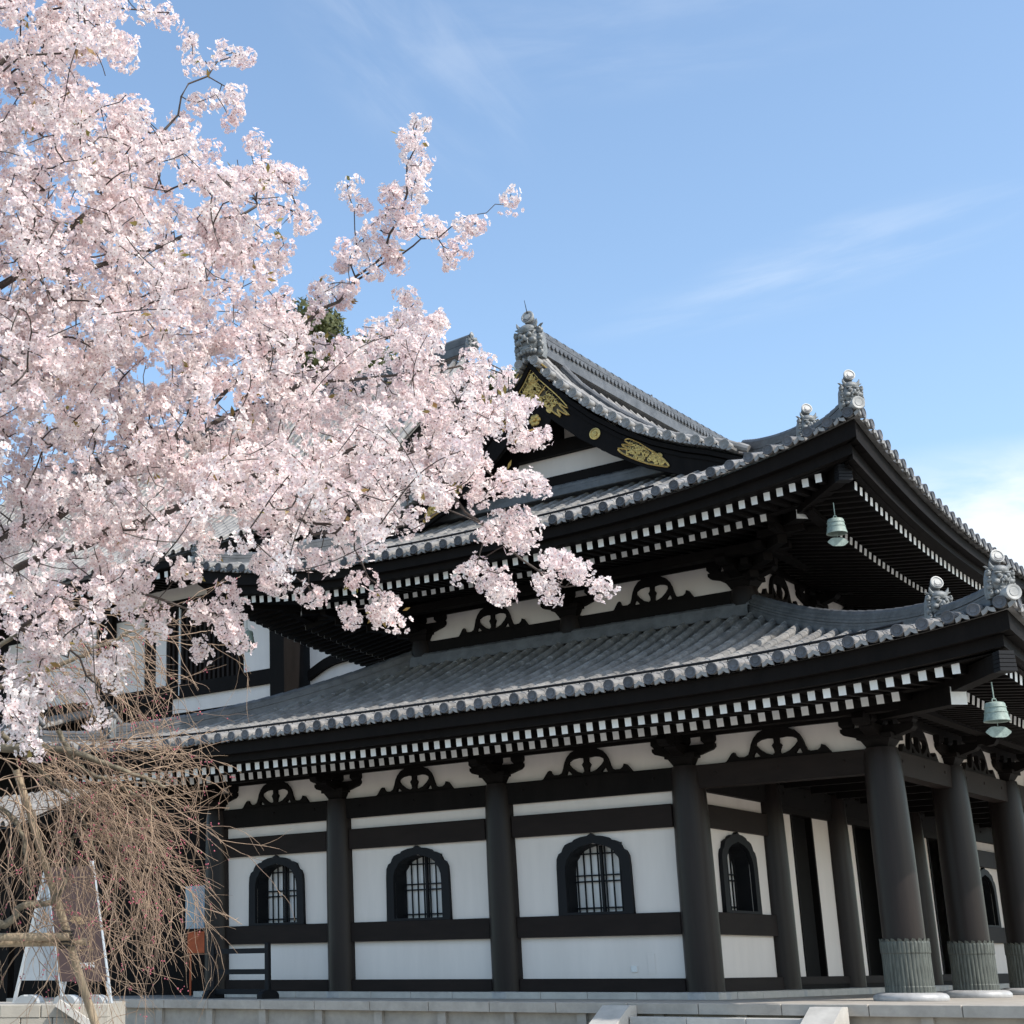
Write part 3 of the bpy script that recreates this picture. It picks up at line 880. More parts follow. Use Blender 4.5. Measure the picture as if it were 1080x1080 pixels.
for sd in 'frbl':
    V = []; F = []; a0, c0 = low.rng(sd); n_ = 60
    for i in range(n_ + 1):
        u = a0 + (c0 - a0) * i / n_
        for dd in (1.72, 3.9):
            u2 = min(max(u, a0 + dd), c0 - dd); P = low.p(sd, u2, dd)
            V.append(Vector((P.x, P.y, 5.80 - .595 + (dd - 1.72) * .16 + .62 * low.lift(sd, u2))))
    for i in range(n_): F.append((2 * i, 2 * i + 2, 2 * i + 3, 2 * i + 1))
    a_.add(V, F)
q.add(a_.v, a_.f)
q.build("soffit_board", "timber", lower)
q = MB()
for sd in 'frbl': fascia(q, low, sd, ((1.72, 1.98, -.60, -.595, .62, .62),))
for cn, cs in ((1, -1), (-1, -1), (1, 1)): hip_beams(lower, low, (cn, cs), 5.40, 5.10, .36, 1.52)


def hip_ridges(root, roof, cn, d_top, d_in, d_out, h_in, h_out, sz, face=True):
    cx = roof.x1 if cn[0] > 0 else roof.x0; cy = roof.y1 if cn[1] > 0 else roof.y0
    side = 'r' if cn[0] > 0 else 'l'
    def P(dd, dz=0.0):
        y = cy - cn[1] * dd; x = cx - cn[0] * dd
        z = max(roof.z('f', x, dd), roof.z(side, y, dd)) if cn[1] < 0 else roof.z(side, y, dd)
        return Vector((x, y, z + dz))
    q = MB(); n = 22
    ridge_strip(q, [P(d_top + (d_in - d_top) * i / n, .06 + .05 * (i / n) ** 3) for i in range(n + 1)], .40, h_in)
    n = 10
    ridge_strip(q, [P(d_in + .35 + (d_out - d_in - .35) * i / n, .05 + .07 * (i / n) ** 2) for i in range(n + 1)], .34, h_out, layers=3)
    h = q.build("hip_ridge", "ridge_tile", root)
    if face:
        f = Vector((cn[0], cn[1], 0)).normalized()
        ornament(h, P(d_in, .06) + f * .08, f, sz, 1.35); ornament(h, P(d_out, .10) + f * .08, f, sz, 1.35)
        q = MB(); e = P(-.03, .12)                                   # corner eave disc
        M = Matrix.Translation(e) @ Matrix.Rotation(math.atan2(f.y, f.x) + R(90), 4, 'Z')
        q.lathe([(.02, 0), (.07, -.006), (.08, .004), (.11, -.01), (.135, -.01), (.14, .03), (.12, .05), (.12, .5), (0, .5)], 18, M=M @ Matrix.Rotation(R(-90), 4, 'X'))
        q.build("corner_tile", "sunlit_disc", h, True)


conductor(low, lower, low.x0 + 2.0, low.x1 - 2.0)
hip_ridges(lower, low, (1, -1), 7.75, 1.75, .28, .26, .18, .60)
hip_ridges(lower, low, (-1, -1), 7.75, 1.75, .28, .26, .18, .60)
hip_ridges(lower, low, (1, 1), 7.75, 1.75, .28, .26, .18, .60, face=False)
q = MB()                                                 # flat course of ridge tiles where the roof meets the upper wall
for (p0, p1) in (((UX[2] - .2, 3.72), (UX[0] + .2, 3.72)), ((UX[0] + .23, 3.7), (UX[0] + .23, 17.7)), ((UX[2] - .23, 3.7), (UX[2] - .23, 17.7))):
    ridge_strip(q, [(p0[0] + (p1[0] - p0[0]) * i / 24, p0[1] + (p1[1] - p0[1]) * i / 24, 8.62) for i in range(25)], .34, .14, layers=2, cap=.085)
q.build("wall_flashing_ridge", "ridge_tile", lower)

# upper roof ---------------------------------------------------------------------
UT = [(0, 10.44), (1, 10.83), (2, 11.25), (3, 11.71), (4.2, 12.27), (5.24, 12.72), (6.45, 13.33), (7.58, 14.18), (8.55, 15.10), (9.38, 16.15)]


def up_prof(side, d):
    z = interp(UT, d)
    if side in 'rl': z -= .42 * max(0.0, 1 - d / 4.5)
    return z


upr = Roof(-18.18, .58, -.58, 21.98, up_prof, {'f': (9.4, 1.0, 2.7), 'b': (9.4, 1.0, 2.7), 'r': (11.3, 1.42, 2.5), 'l': (11.3, 1.42, 2.5)}, 6.0)
VERGE0, VERGE1 = 2.92, 18.48
GWALL = 3.80


def dm_front(u): return min(GWALL + .62, upr.sdist('f', u))


def dm_side(u):
    if VERGE0 <= u <= VERGE1: return 9.2
    return upr.sdist('r', u)


um = MB()
for sd in 'fb': tile_rows(um, upr, sd, dm_front); deck(um, upr, sd, dm_front)
for sd in 'rl': tile_rows(um, upr, sd, dm_side); deck(um, upr, sd, lambda u: min(dm_side(u), 3.5) if not (VERGE0 <= u <= VERGE1) else 3.5)
for sd in 'rl':                                          # deck of the big slopes between the verges
    V = []; F = []; nd = 18
    for y in (VERGE0 - .25, VERGE1 + .25):
        for k in range(nd + 1): V.append(upr.p(sd, y, 3.3 + 6.07 * k / nd, -.1))
    for k in range(nd): F.append((k, k + 1, nd + 2 + k, nd + 1 + k))
    um.add(V, F)
# verge rolls: two rows of long round tiles that run down just behind the gable edge
for sd in 'rl':
    for y in (VERGE0 - .12, VERGE0 + .30, VERGE1 + .12, VERGE1 - .3):
        pts = [upr.p(sd, y, 3.75 + (9.3 - 3.75) * k / 22, .13) for k in range(23)]
        for a1, a2 in zip(pts, pts[1:]): um.tube([a1, a1 + (a2 - a1) * 1.05], [.095, .115], 9)
upper = um.build("upper_roof", "tile", hall)
for sd in 'frl': eave_line(upr, upper, sd)
q = MB()
for sd in 'frbl': fascia(q, upr, sd, ((.16, .62, -.34, -.10, .86, 1.0), (.34, .60, -.50, -.343, .76, .86)))
q.build("eave_board", "timber", upper)
for sd in 'frl': rafters(upr, upper, sd, .66, -.58, .72, 1.78, -.60, .63)
q = MB()
for sd in 'frbl': fascia(q, upr, sd, ((.50, 2.35, -.49, -.465, .72, .72), (1.86, 2.12, -.53, -.492, .63, .72)))
for sd in 'frbl':
    V = []; F = []; a0, c0 = upr.rng(sd); n_ = 60
    for i in range(n_ + 1):
        u = a0 + (c0 - a0) * i / n_
        for dd in (1.8, 4.6):
            u2 = min(max(u, a0 + dd), c0 - dd); P = upr.p(sd, u2, dd)
            V.append(Vector((P.x, P.y, upr.prof(sd, 0) - .51 + (dd - 1.8) * .16 + .63 * upr.lift(sd, u2))))
    for i in range(n_): F.append((2 * i, 2 * i + 2, 2 * i + 3, 2 * i + 1))
    q.add(V, F)
q.build("soffit_board", "timber", upper)
for cn, cs in ((1, -1), (-1, -1), (1, 1)): hip_beams(upper, upr, (cn, cs), 10.36, 10.16, .68, 2.2)
conductor(upr, upper, upr.x0 + 1.8, -4.3)
hip_ridges(upper, upr, (1, -1), 4.15, 1.72, .22, .30, .18, .60)
hip_ridges(upper, upr, (-1, -1), 4.15, 1.72, .22, .30, .18, .60)
hip_ridges(upper, upr, (1, 1), 4.15, 1.72, .22, .30, .18, .60, face=False)

# main ridge
q = MB(); n = 34
ridge_strip(q, [(XC, VERGE0 + .1 + (VERGE1 - VERGE0 - .2) * i / n, 16.26 + .10 * abs(2 * i / n - 1) ** 3) for i in range(n + 1)], .46, .56, cap=.13, layers=5)
for s_ in (-1, 1):
    for i in range(70):
        y = VERGE0 + .3 + i * .22
        q.tube([(XC + s_ * .18, y, 16.58), (XC + s_ * .26, y, 16.58)], .075, 8)
q.tube([(XC, 9.7, 17.0), (XC, 9.7, 17.06)], .03, 6)
mr = q.build("main_ridge", "ridge_tile", upper)
orn = ornament(mr, Vector((XC, VERGE0 - .28, 16.05)), Vector((0, -1, 0)), 1.02, 1.2)
orn = ornament(mr, Vector((XC, VERGE1 + .28, 16.05)), Vector((0, 1, 0)), 1.02)
q = MB(); q.tube([(XC, VERGE0 - .3, 17.35), (XC, VERGE0 - .42, 17.72)], [.015, .006], 5); q.build("finial_wire", "iron", mr)
# descending ridges beside the verge
for sd in 'rl':
    for y in (VERGE0 + .95, VERGE1 - .95):
        q = MB(); ridge_strip(q, [upr.p(sd, y, 9.1 + (3.9 - 9.1) * i / 20, .1) for i in range(21)], .32, .16, layers=2, cap=.1)
        q.build("descending_ridge", "ridge_tile", upper)
# verge end tiles: round discs facing out of the gable
for sd, sx in (('r', 1), ('l', -1)):
    n = 15
    for k in range(n):
        d0 = 4.0 + (9.32 - 4.0) * (k + .5) / n
        for (yy, ydir) in ((VERGE0 - .52, 1),):
            P = upr.p(sd, VERGE0, d0, .05); P.y = yy
            t = (upr.p(sd, VERGE0, d0 - .05) - upr.p(sd, VERGE0, d0 + .05)).normalized() * (1 if sd == 'r' else -1)
            y_ = Vector((0, ydir, .0)); z_ = t.cross(y_).normalized(); x_ = t
            M = Matrix((x_, y_, z_)).transposed().to_4x4(); M.translation = P
            all_eave.append(((P - CAM2).length * .6, upper, 'verge', M))
b = MB()
b.lathe([(.02, 0), (.06, -.006), (.07, .004), (.1, -.01), (.125, -.01), (.128, .03), (.108, .05), (.105, .42), (.0, .42)], 16, M=Matrix.Rotation(R(-90), 4, 'X'))
b.prism([(-.2, .0), (-.16, -.05), (-.1, -.07), (-.1, -.12), (-.17, -.11), (-.21, -.06)], .0, .4); b.prism([(.2, .0), (.21, -.06), (.17, -.11), (.1, -.12), (.1, -.07), (.16, -.05)], .0, .4)
me_verge = b.mesh("verge_tile", "tile", True)

# gable: barge boards, fittings, wall
gab = thing_part = link("gable", None, hall)
slope_pts = [upr.p('r', VERGE0, d_, 0) for d_ in (9.38, 8.9, 8.2, 7.58, 6.8, 6.0, 5.24, 4.6, 4.0, 3.55)]


def barge(mb, y0, y1, off, wid_top, wid_bot, sx, mi=0):
    n = len(slope_pts); V = []; F = []
    for i, p in enumerate(slope_pts):
        q0 = slope_pts[max(i - 1, 0)]; q1 = slope_pts[min(i + 1, n - 1)]; t = (q1 - q0).normalized(); nr = Vector((-t.z, 0, t.x)); nr = nr if nr.z < 0 else -nr
        w = wid_top + (wid_bot - wid_top) * i / (n - 1)
        for (yy, o_) in ((y0, off), (y1, off), (y1, off + w), (y0, off + w)):
            P = p + nr * o_
            if i == 0: P = Vector((XC, 0, p.z - o_ * 1.42))
            V.append(Vector((XC + sx * (P.x - XC), yy, P.z)))
    for i in range(n - 1):
        for k in range(4): F.append((i * 4 + k, i * 4 + (k + 1) % 4, (i + 1) * 4 + (k + 1) % 4, (i + 1) * 4 + k))
    F += [(0, 1, 2, 3), (n * 4 - 1, n * 4 - 2, n * 4 - 3, n * 4 - 4)]
    mb.add(V, F, mi)


for sx in (1, -1):
    q = MB(); barge(q, VERGE0 - .36, VERGE0 + .3, .14, .12, .10, sx); barge(q, VERGE0 - .24, VERGE0 - .10, .263, .62, .50, sx)
    barge(q, VERGE0 - .285, VERGE0 - .243, .275, .10, .09, sx)
    barge(q, VERGE0 - .05, VERGE0 + .9, .15, .10, .10, sx)
    q.build("bargeboard", "timber", gab)
    for y_ in (VERGE1 + .1,):
        q = MB(); barge(q, VERGE1 - .3, VERGE1 + .36, .14, .12, .10, sx); barge(q, y_, y_ + .14, .263, .62, .5, sx); q.build("bargeboard", "timber", gab)


def on_barge(t, o_, sx):
    """point on the barge board: t = 0 apex .. 1 foot, o_ = distance under the roof line"""
    n = len(slope_pts); f = t * (n - 1); i = min(int(f), n - 2); f -= i
    p = slope_pts[i].lerp(slope_pts[i + 1], f); tt = (slope_pts[i + 1] - slope_pts[i]).normalized(); nr = Vector((-tt.z, 0, tt.x)); nr = nr if nr.z < 0 else -nr
    P = p + nr * o_; return Vector((XC + sx * (P.x - XC), 0, P.z))


YG = VERGE0 - .247
grng = random.Random(5)


def gold_plate(mb, cells, keep):
    """openwork of scrolls: gold rings and bars inside a jagged outline given by a test function on (t, o_)"""
    for (t0, o0, r0) in cells:
        pass


for sx in (1, -1):
    q = MB()                                             # apex fitting, openwork scrolls
    def pt(t, o_, yy=YG - .02): p_ = on_barge(t * .64 if t < .5 else .455 + (t - .66) * .56, o_, sx); return Vector((p_.x, yy, p_.z))
    edge = [(.02, .27), (.16, .27), (.30, .29), (.37, .36), (.31, .42), (.40, .50), (.33, .56), (.36, .66), (.25, .70), (.24, .80), (.16, .86), (.04, .88)]
    def outline(q, ed, th):
        q.prism([(p_.x, p_.z) for p_ in (pt(*e) for e in ed)], YG - .012, YG + .004, mi=1)
        q.tube([pt(*e) for e in smooth_line([Vector((e[0], e[1], 0)) for e in ed], 3, True) for e in [(e.x, e.y)]] + [pt(*ed[0])], th, 6)
    outline(q, edge, .026)
    for k in range(85):
        t = grng.uniform(.05, .31); o_ = grng.uniform(.32, .80 - .6 * max(0, t - .2)); r_ = grng.uniform(.04, .085)
        c = pt(t, o_); q.tube([c + Vector((r_ * math.cos(a * .7), 0, r_ * math.sin(a * .7))) * (1 - .07 * a) for a in range(9)], .021, 5)
    c = pt(.10, .46); q.tube([c + Vector((.13 * math.cos(a * .55), -.01, .13 * math.sin(a * .55))) for a in range(12)], .024, 6); q.ball(c, .05, sc=(1, .5, 1))
    q.build("gold_fitting", ["gold", "gold_ground"], gab); q = MB()
    edge = [(.70, .30), (.68, .38), (.73, .42), (.67, .50), (.72, .55), (.66, .62), (.70, .70), (.80, .72), (.93, .70), (.98, .66), (.92, .50), (.84, .38), (.77, .31)]
    outline(q, edge, .026)
    for k in range(85):
        t = grng.uniform(.72, .94); o_ = grng.uniform(.34 + 1.0 * max(0, t - .78), .68); r_ = grng.uniform(.035, .075)
        c = pt(t, o_); q.tube([c + Vector((r_ * math.cos(a * .7), 0, r_ * math.sin(a * .7))) * (1 - .07 * a) for a in range(9)], .021, 5)
    q.build("gold_fitting", ["gold", "gold_ground"], gab)
    q = MB(); c = pt(.505, .55)                            # round crest on the board
    q.lathe([(.15, 0), (.155, .03), (.12, .035), (.11, .02), (.07, .02), (.06, .04), (0, .045)], 18, M=Matrix.Translation((c.x, c.y + .03, c.z)) @ Matrix.Rotation(R(90), 4, 'X'))
    q.build("gold_boss", "gold", gab)
# pendant under the apex
q = MB(); pend = [(-.52, 14.55), (-.5, 14.3), (-.36, 14.12), (-.30, 13.92), (-.16, 13.86), (-.08, 13.70), (0, 13.62), (.08, 13.70), (.16, 13.86), (.30, 13.92), (.36, 14.12), (.5, 14.3), (.52, 14.55), (0, 14.95)]
q.prism([(XC + x, z) for x, z in pend], YG + .03, YG + .13); q.build("pendant", "timber", gab)
q = MB()
for k in range(6): q.ball((XC + .10 * math.cos(k * 1.047), YG + .0, 14.34 + .10 * math.sin(k * 1.047)), .075, sc=(1, .6, 1))
q.ball((XC, YG - .03, 14.34), .06); q.build("gold_flower", "gold", gab)
# gable wall with tie beam, white plaster between dark timbers
q = MB(); q.prism([(XC - 4.6, 12.3), (XC + 4.6, 12.3), (XC + 3.1, 13.15), (XC + 1.7, 14.1), (XC, 15.6), (XC - 1.7, 14.1), (XC - 3.1, 13.15)], GWALL, GWALL + .1); q.build("gable_wall", "plaster", gab)
q = MB()
q.box(XC - 3.0, XC + 3.0, GWALL - .22, GWALL + .02, 12.62, 13.02); q.box(XC - 1.95, XC + 1.95, GWALL - .2, GWALL - .003, 13.62, 14.0)
q.box(XC - .22, XC + .22, GWALL - .24, GWALL - .003, 14.003, 15.4)
for sx in (1, -1):
    q.prism([(XC + sx * 1.2, 13.62), (XC + sx * 1.35, 13.45), (XC + sx * 1.6, 13.40), (XC + sx * 1.75, 13.25), (XC + sx * 2.1, 13.02), (XC + sx * 2.9, 13.02), (XC + sx * 2.1, 13.62)], GWALL - .16, GWALL - .002)
    q.prism([(XC + sx * .22, 14.4), (XC + sx * .6, 14.2), (XC + sx * 1.0, 14.003), (XC + sx * 1.6, 14.003), (XC + sx * .22, 15.4)], GWALL - .16, GWALL - .002)
q.build("gable_beam", "timber", gab)
q = MB()
ridge_strip(q, [(XC - 4.1 + 8.2 * i / 24, GWALL - .30, 12.50) for i in range(25)], .34, .12, layers=2, cap=.08); q.build("base_ridge", "ridge_tile", gab)


def place_many(lst, name, merged_mats, cap=100):
    """the nearest `cap` become parts, the rest one mesh per roof that owns them"""
    lst.sort(key=lambda t: t[0])
    for (_, root, me, M) in lst[:cap]:
        me2 = me_verge if isinstance(me, str) else me
        o = link("verge_tile" if isinstance(me, str) else name, me2, root); o.matrix_local = M
    groups = {}
    for (_, root, me, M) in lst[cap:]: groups.setdefault(root.name, (root, []))[1].append((me_verge if isinstance(me, str) else me, M))
    for rn, (root, items) in groups.items():
        V = []; F = []; mi = []; o0 = 0
        for me, M in items:
            V.extend([M @ v.co for v in me.vertices]); F.extend([tuple(i + o0 for i in p.vertices) for p in me.polygons]); mi.extend([p.material_index for p in me.polygons]); o0 += len(me.vertices)
        nm = bpy.data.meshes.new(name); nm.from_pydata([tuple(v) for v in V], [], F)
        for m in merged_mats: nm.materials.append(MAT[m])
        nm.polygons.foreach_set("material_index", mi); nm.update()
        tag(link(name, nm, root), kind='stuff')


place_many(all_eave, "eave_tile", ["shaded_tile_end", "tile"])
place_many(all_fly, "flying_rafter", ["timber", "white_paint"])
place_many(all_base, "base_rafter", ["timber", "white_paint"])

# ------------------------------------------------------------------ bells under the eaves
def bell_parts(root):
    q = MB(); q.lathe([(.0, .0), (.08, -.002), (.20, -.03), (.222, -.06), (.235, -.2), (.262, -.36), (.29, -.45), (.285, -.46), (.25, -.44), (.2, -.1), (0, -.06)], 28, wob=lambda t, z: 1 + (.006 if int(z * 50) % 3 == 0 else 0))
    for z in (-.14, -.26): q.lathe([(.243 - .02 * (z + .26) * 6 * 0 + (.012 if z < -.2 else 0), z - .01), (.247 + (.012 if z < -.2 else 0), z), (.243 + (.012 if z < -.2 else 0), z + .01)], 28)
    q.build("bell_body", "patina", root, True)
    q = MB(); q.tube([(0, 0, .46), (0, 0, .05)], .014, 8); q.tube([(0.05 * math.cos(a * .785), 0, .03 + .05 * math.sin(a * .785)) for a in range(9)], .014, 6); q.build("hanger_rod", "patina", root)
    q = MB(); q.tube([(0, 0, -.1), (0, 0, -.56)], .01, 6); q.build("clapper_rod", "patina", root)
    q = MB()
    pet = []
    for k in range(24):
        t = 2 * math.pi * k / 24; pet.append((.28 * math.cos(t) * (1 + .05 * math.cos(6 * t)), .13 * math.sin(t) * (1 + .05 * math.cos(6 * t)) - .70))
    q.prism(pet, -.012, .012)
    q.build("wind_plate", "patina", root)


bpos = [((3.03, -3.03, 4.80), "green bronze bell under the right front corner of the lower eaves", R(40)), ((-.55, .55, 9.56), "green bronze bell under the right front corner of the upper eaves", R(40)),
        ((-17.05, .55, 9.56), "green bronze bell at the left end of the upper eaves, half among blossoms", R(40))]
first = None
for (P, lab, rz) in bpos:
    if first is None:
        first = thing("wind_bell", lab, "bell", P, "bronze bells under the temple eaves", rotz=rz); bell_parts(first); first.scale = (.74, .74, .74)
    else:
        c = copy_tree(first); c.location = P; c.rotation_euler = (0, 0, rz); c['label'] = lab

# ------------------------------------------------------------------ neighbouring halls on the left
side = thing("side_hall", "tall neighbouring hall with white panels and lattice behind the blossoms, left of the temple", "hall", (-33, 14, -1.3))
YW = 8.0
q = MB(); q.box(-46, -21.75, YW, 24, -1.3, 14.0); q.build("wall", "timber", side)
for (x0, x1, z0, z1) in ((-29.9, -28.45, 10.2, 12.9), (-27.85, -27.35, 10.25, 12.9), (-23.65, -22.15, 10.25, 12.9), (-27.0, -22.15, 9.2, 9.72), (-29.9, -22.2, 13.25, 13.75), (-36, -31, 10.2, 12.9)):
    q = MB(); q.box(x0, x1, YW - .05, YW - .003, z0, z1); q.build("wall_panel", "plaster", side)
q = MB()
for k in range(16): x = -27.2 + k * .215; q.box(x, x + .09, YW - .09, YW - .003, 10.2, 12.9)
q.build("lattice", "brown_timber", side)
q = MB(); q.bevel_box(-30.2, -21.75, YW - .16, YW - .055, 9.72, 10.2, .01); q.build("sill_beam", "timber", side)
q = MB(); q.bevel_box(-30.2, -21.75, YW - .16, YW - .055, 12.9, 13.25, .01); q.build("head_beam", "timber", side)
for x in (-21.95, -30.2):
    q = MB(); q.bevel_box(x - .35, x + .3, YW - .3, YW + .35, -1.3, 13.9, .02); q.build("post", "timber", side)
q = MB(); q.tube([(-26.6, YW - .12, 9.8), (-26.6, YW - .12, 13)], .045, 8); q.build("downpipe", "white_paint", side)
q = MB(); q.box(-21.44, -13.6, 8.8, 9.3, 4.0, 13.0); q.build("link_wall", "plaster", side)
ar = [Vector((-21.4, 9.95, 0)), Vector((-20.4, 10.35, 0)), Vector((-19.0, 10.42, 0)), Vector((-17.4, 10.25, 0)), Vector((-15.5, 9.9, 0)), Vector((-13.8, 9.8, 0))]
ar = smooth_line(ar, 4); q = MB(); q.prism([(v.x, v.y + .16) for v in ar] + [(v.x, v.y - .16) for v in reversed(ar)], 8.6, 8.797); q.build("link_beam", "timber", side)
sp_tab = [(0, 14.15), (2.5, 15.7), (5, 17.6), (7.5, 19.9), (10.5, 23.0)]
srf = Roof(-46, -19.2, 5.5, 26.5, lambda sd, d: interp(sp_tab, d), {k: (9, .3, 3) for k in 'frbl'}, 6)
q = MB(); tile_rows(q, srf, 'f', lambda u: 10.4, tile=.42); deck(q, srf, 'f', lambda u: 10.5, dz=-.12)
V = [srf.p('b', u, d, -.02) for u in (-46, -19.2) for d in (0, 2.5, 5, 7.5, 10.5)]
q.add(V, [(i, i + 1, i + 6, i + 5) for i in range(4)])
for e in (0, 1):
    pts = [srf.p('f', -19.25 - .4 * e, 10.3 * k / 16, .13) for k in range(17)]; q.tube(pts, .11, 8)
srfo = q.build("roof", "tile", side)
q = MB()
prf = [(5.5 + d, interp(sp_tab, d) - .3) for d in (0.3, 2.5, 5, 7.5, 10.5)]
prf = prf + [(32 - y, z) for y, z in reversed(prf[:-1])]
q.prism(prf + [(25, 13.9), (7, 13.9)], -21.76, -21.3, M=Matrix(((0, 1, 0, 0), (1, 0, 0, 0), (0, 0, 1, 0), (0, 0, 0, 1)))); q.build("gable", "timber", side)
q = MB(); ridge_strip(q, [(-46 + 26.9 * i / 24, 16, 23.0 + .3 * (i / 24) ** 6) for i in range(25)], .5, .48, cap=.14, layers=4); rd = q.build("ridge", "ridge_tile", side)
ornament(rd, Vector((-18.95, 16, 23.1)), Vector((1, 0, 0)), .72)
ornament(rd, Vector((-18.9, 13.2, 20.9)), Vector((1, -.6, 0)).normalized(), .8)
q = MB()
for k in range(70):
    x = -45.8 + k * .385
    q.beam((x, 5.9, 13.62), (x, 8.0, 13.85), .16, .2, mi=0, mi_end=1)
tag(q.build("rafter", ["timber", "white_paint"], side), kind='stuff')
q = MB(); q.box(-46, -19.3, 5.65, 6.2, 13.78, 14.02); q.box(-46, -19.4, 6.3, 8, 13.97, 14.01); q.build("eave_board", "timber", side)
lean = Roof(-46, -29.5, 3.2, 12, lambda sd, d: 8.0 + .36 * d, {k: (9, .3, 3) for k in 'frbl'}, 6)
q = MB(); tile_rows(q, lean, 'f', lambda u: 4.9); deck(q, lean, 'f', lambda u: 4.8); q.build("lean_to_roof", "tile", side)

corr = thing("corridor", "low dark timber corridor under a small tiled roof behind the bare weeping twigs", "corridor", (-27, 4, -1.3))
q = MB(); q.box(-42, -17.9, 2.2, 2.4, -.5, 5.0); q.build("wall", "timber", corr)
crf = Roof(-42, -25.6, -.2, 7, lambda sd, d: 4.7 + .42 * d, {k: (9, .1, 3) for k in 'frbl'}, 6)
q = MB(); tile_rows(q, crf, 'f', lambda u: 3.4); deck(q, crf, 'f', lambda u: 3.4); q.build("roof", "tile", corr)
q = MB(); q.box(-20.9, -19.85, 2.12, 2.197, 1.55, 2.95); wf = q.build("window", "timber", corr)
q = MB(); q.box(-20.78, -19.97, 2.08, 2.117, 1.66, 2.84); q.build("pane", "glass_dark", wf)
for x in (-41, -36, -31, -26, -22):
    q = MB(); q.box(x - .12, x + .12, -.1, .14, -.5, 4.7); q.build("post", "timber", corr)
q = MB(); q.box(-20.05, -19.15, 1.4, 1.45, .98, 1.5); q.box(-20.07, -19.13, 1.39, 1.46, 1.5, 1.55)
q.box(-19.98, -19.93, 1.41, 1.44, -.15, .985); q.box(-19.27, -19.22, 1.41, 1.44, -.15, .985)
tag(q.build("notice_board", "orange_cloth"), "small orange notice board behind the weeping twigs", "notice board")

# ------------------------------------------------------------------ black barrier on the terrace
bar = thing("wooden_barrier", "low black wooden barrier with three rails on the terrace edge", "barrier", (-15.1, -2.0, -.15), rotz=0)
ydir = Vector((1, 0, 0))
L_ = 1.75
for x in (-L_ / 2, L_ / 2):
    q = MB(); q.bevel_box(x - .06, x + .06, -.06, .06, .0, 1.28, .012); q.build("post", "iron", bar)
    q = MB(); q.prism([(-.32, 0), (-.32, .09), (-.26, .16), (-.1, .2), (.1, .2), (.26, .16), (.32, .09), (.32, 0)], x - .075, x + .075, M=Matrix(((0, 1, 0, 0), (1, 0, 0, 0), (0, 0, 1, 0), (0, 0, 0, 1)))); q.build("foot", "iron", bar)
for z in (1.10, .62, .16):
    q = MB(); q.bevel_box(-L_ / 2 + .06, L_ / 2 - .06, -.03, .03, z - .06, z + .06, .01); q.build("rail", "iron", bar)

# ------------------------------------------------------------------ block wall with the folding sign
D0 = 18.0
ZT = .115
rng = random.Random(8)
hr = Vector((RT.x, RT.y, 0)).normalized(); hf = Vector((-hr.y, hr.x, 0))
we = at(115, 1057, 17.3)
MW = Matrix(((hr.x, hf.x, 0, we.x), (hr.y, hf.y, 0, we.y), (0, 0, 1, 0), (0, 0, 0, 1)))   # x along the wall (0 at its right end), y away from the viewer
wall = thing("block_wall", "pale sandstone block wall at the lower left with a sloping end stone", "wall", (we.x, we.y, -1.3))
q = MB(); q.box(-14, -.03, .03, 2.6, -1.3, ZT - .01, M=MW); q.build("wall_core", "sandstone", wall)
q = MB()
for r_ in range(10):
    z1 = ZT - .138 * r_; x = -14 + rng.uniform(0, .2)
    while x < -.001:
        w = rng.uniform(.3, .62); x2 = min(x + w, 0.0)
        if x2 > -.25: x2 = 0.0
        q.bevel_box(x + .004, x2 - .004, -.02 + rng.uniform(-.006, .006), .25, z1 - .134, z1, .008, M=MW); x = x2
q.build("facing_block", "sandstone", wall)
q = MB(); q.beam(MW @ Vector((-.56, -.09, ZT + .02)), MW @ Vector((.42, -.09, ZT - .62)), .13, .085); q.build("end_stone", "pale_stone", wall)

sgn = thing("folding_sign", "brown folding sign with white lettering on pale legs beside the bare weeping tree", "sign", tuple(at(66, 1053, D0)))
Bq = at(67, 1053, 18.0); Bq.z = ZT
w_ = (at(117, 1053, 17.75) - at(67, 1053, 18.0)); w_.z = 0
sp_ = (at(15, 1053, 18.35) - at(67, 1053, 18.0)); sp_.z = 0
Hs = 1.60; apex = Bq + sp_ * .41 + Vector((0, 0, Hs))
A0 = apex; A1 = apex + w_ * .98
f1, f2 = Bq, Bq + w_; k1, k2 = Bq + sp_, Bq + sp_ + w_
for (p, t) in ((f1, A0), (f2, A1), (k1, A0), (k2, A1)):
    q = MB(); q.beam(p, t + (t - p) * .005, .035, .035, up=(w_.x, w_.y, .001)); q.build("leg", "sign_metal", sgn)
nf = (A0 - f1).cross(w_).normalized(); nf = nf if nf.dot(sp_) < 0 else -nf


def panel(p, t, side_, m, name, z0, z1, n_):
    o = MB(); a, c = p.lerp(t, z0), p.lerp(t, z1)
    P = [a, a + side_, c + side_, c]; th = n_ * .018
    o.add(P + [v + th for v in P], [(0, 1, 2, 3), (7, 6, 5, 4), (0, 4, 5, 1), (1, 5, 6, 2), (2, 6, 7, 3), (3, 7, 4, 0)]); return o.build(name, m, sgn)


pf = panel(f1, A0, w_, "sign_brown", "front_panel", .15, .97, nf)
panel(k1, A0, w_, "sign_silver", "back_panel", .16, .97, -nf)
# the pale inner sheet that closes the left side of the frame
o = MB(); o.add([k1.lerp(A0, .16), f1.lerp(A0, .16), A0 - Vector((0, 0, .08))] + [v + w_ * .02 for v in (k1.lerp(A0, .16), f1.lerp(A0, .16), A0 - Vector((0, 0, .08)))], [(0, 1, 2), (5, 4, 3), (0, 3, 4, 1), (1, 4, 5, 2), (2, 5, 3, 0)]); o.build("side_sheet", "sign_silver", sgn)
upv = (A0 - f1).normalized(); wn_ = w_.normalized()


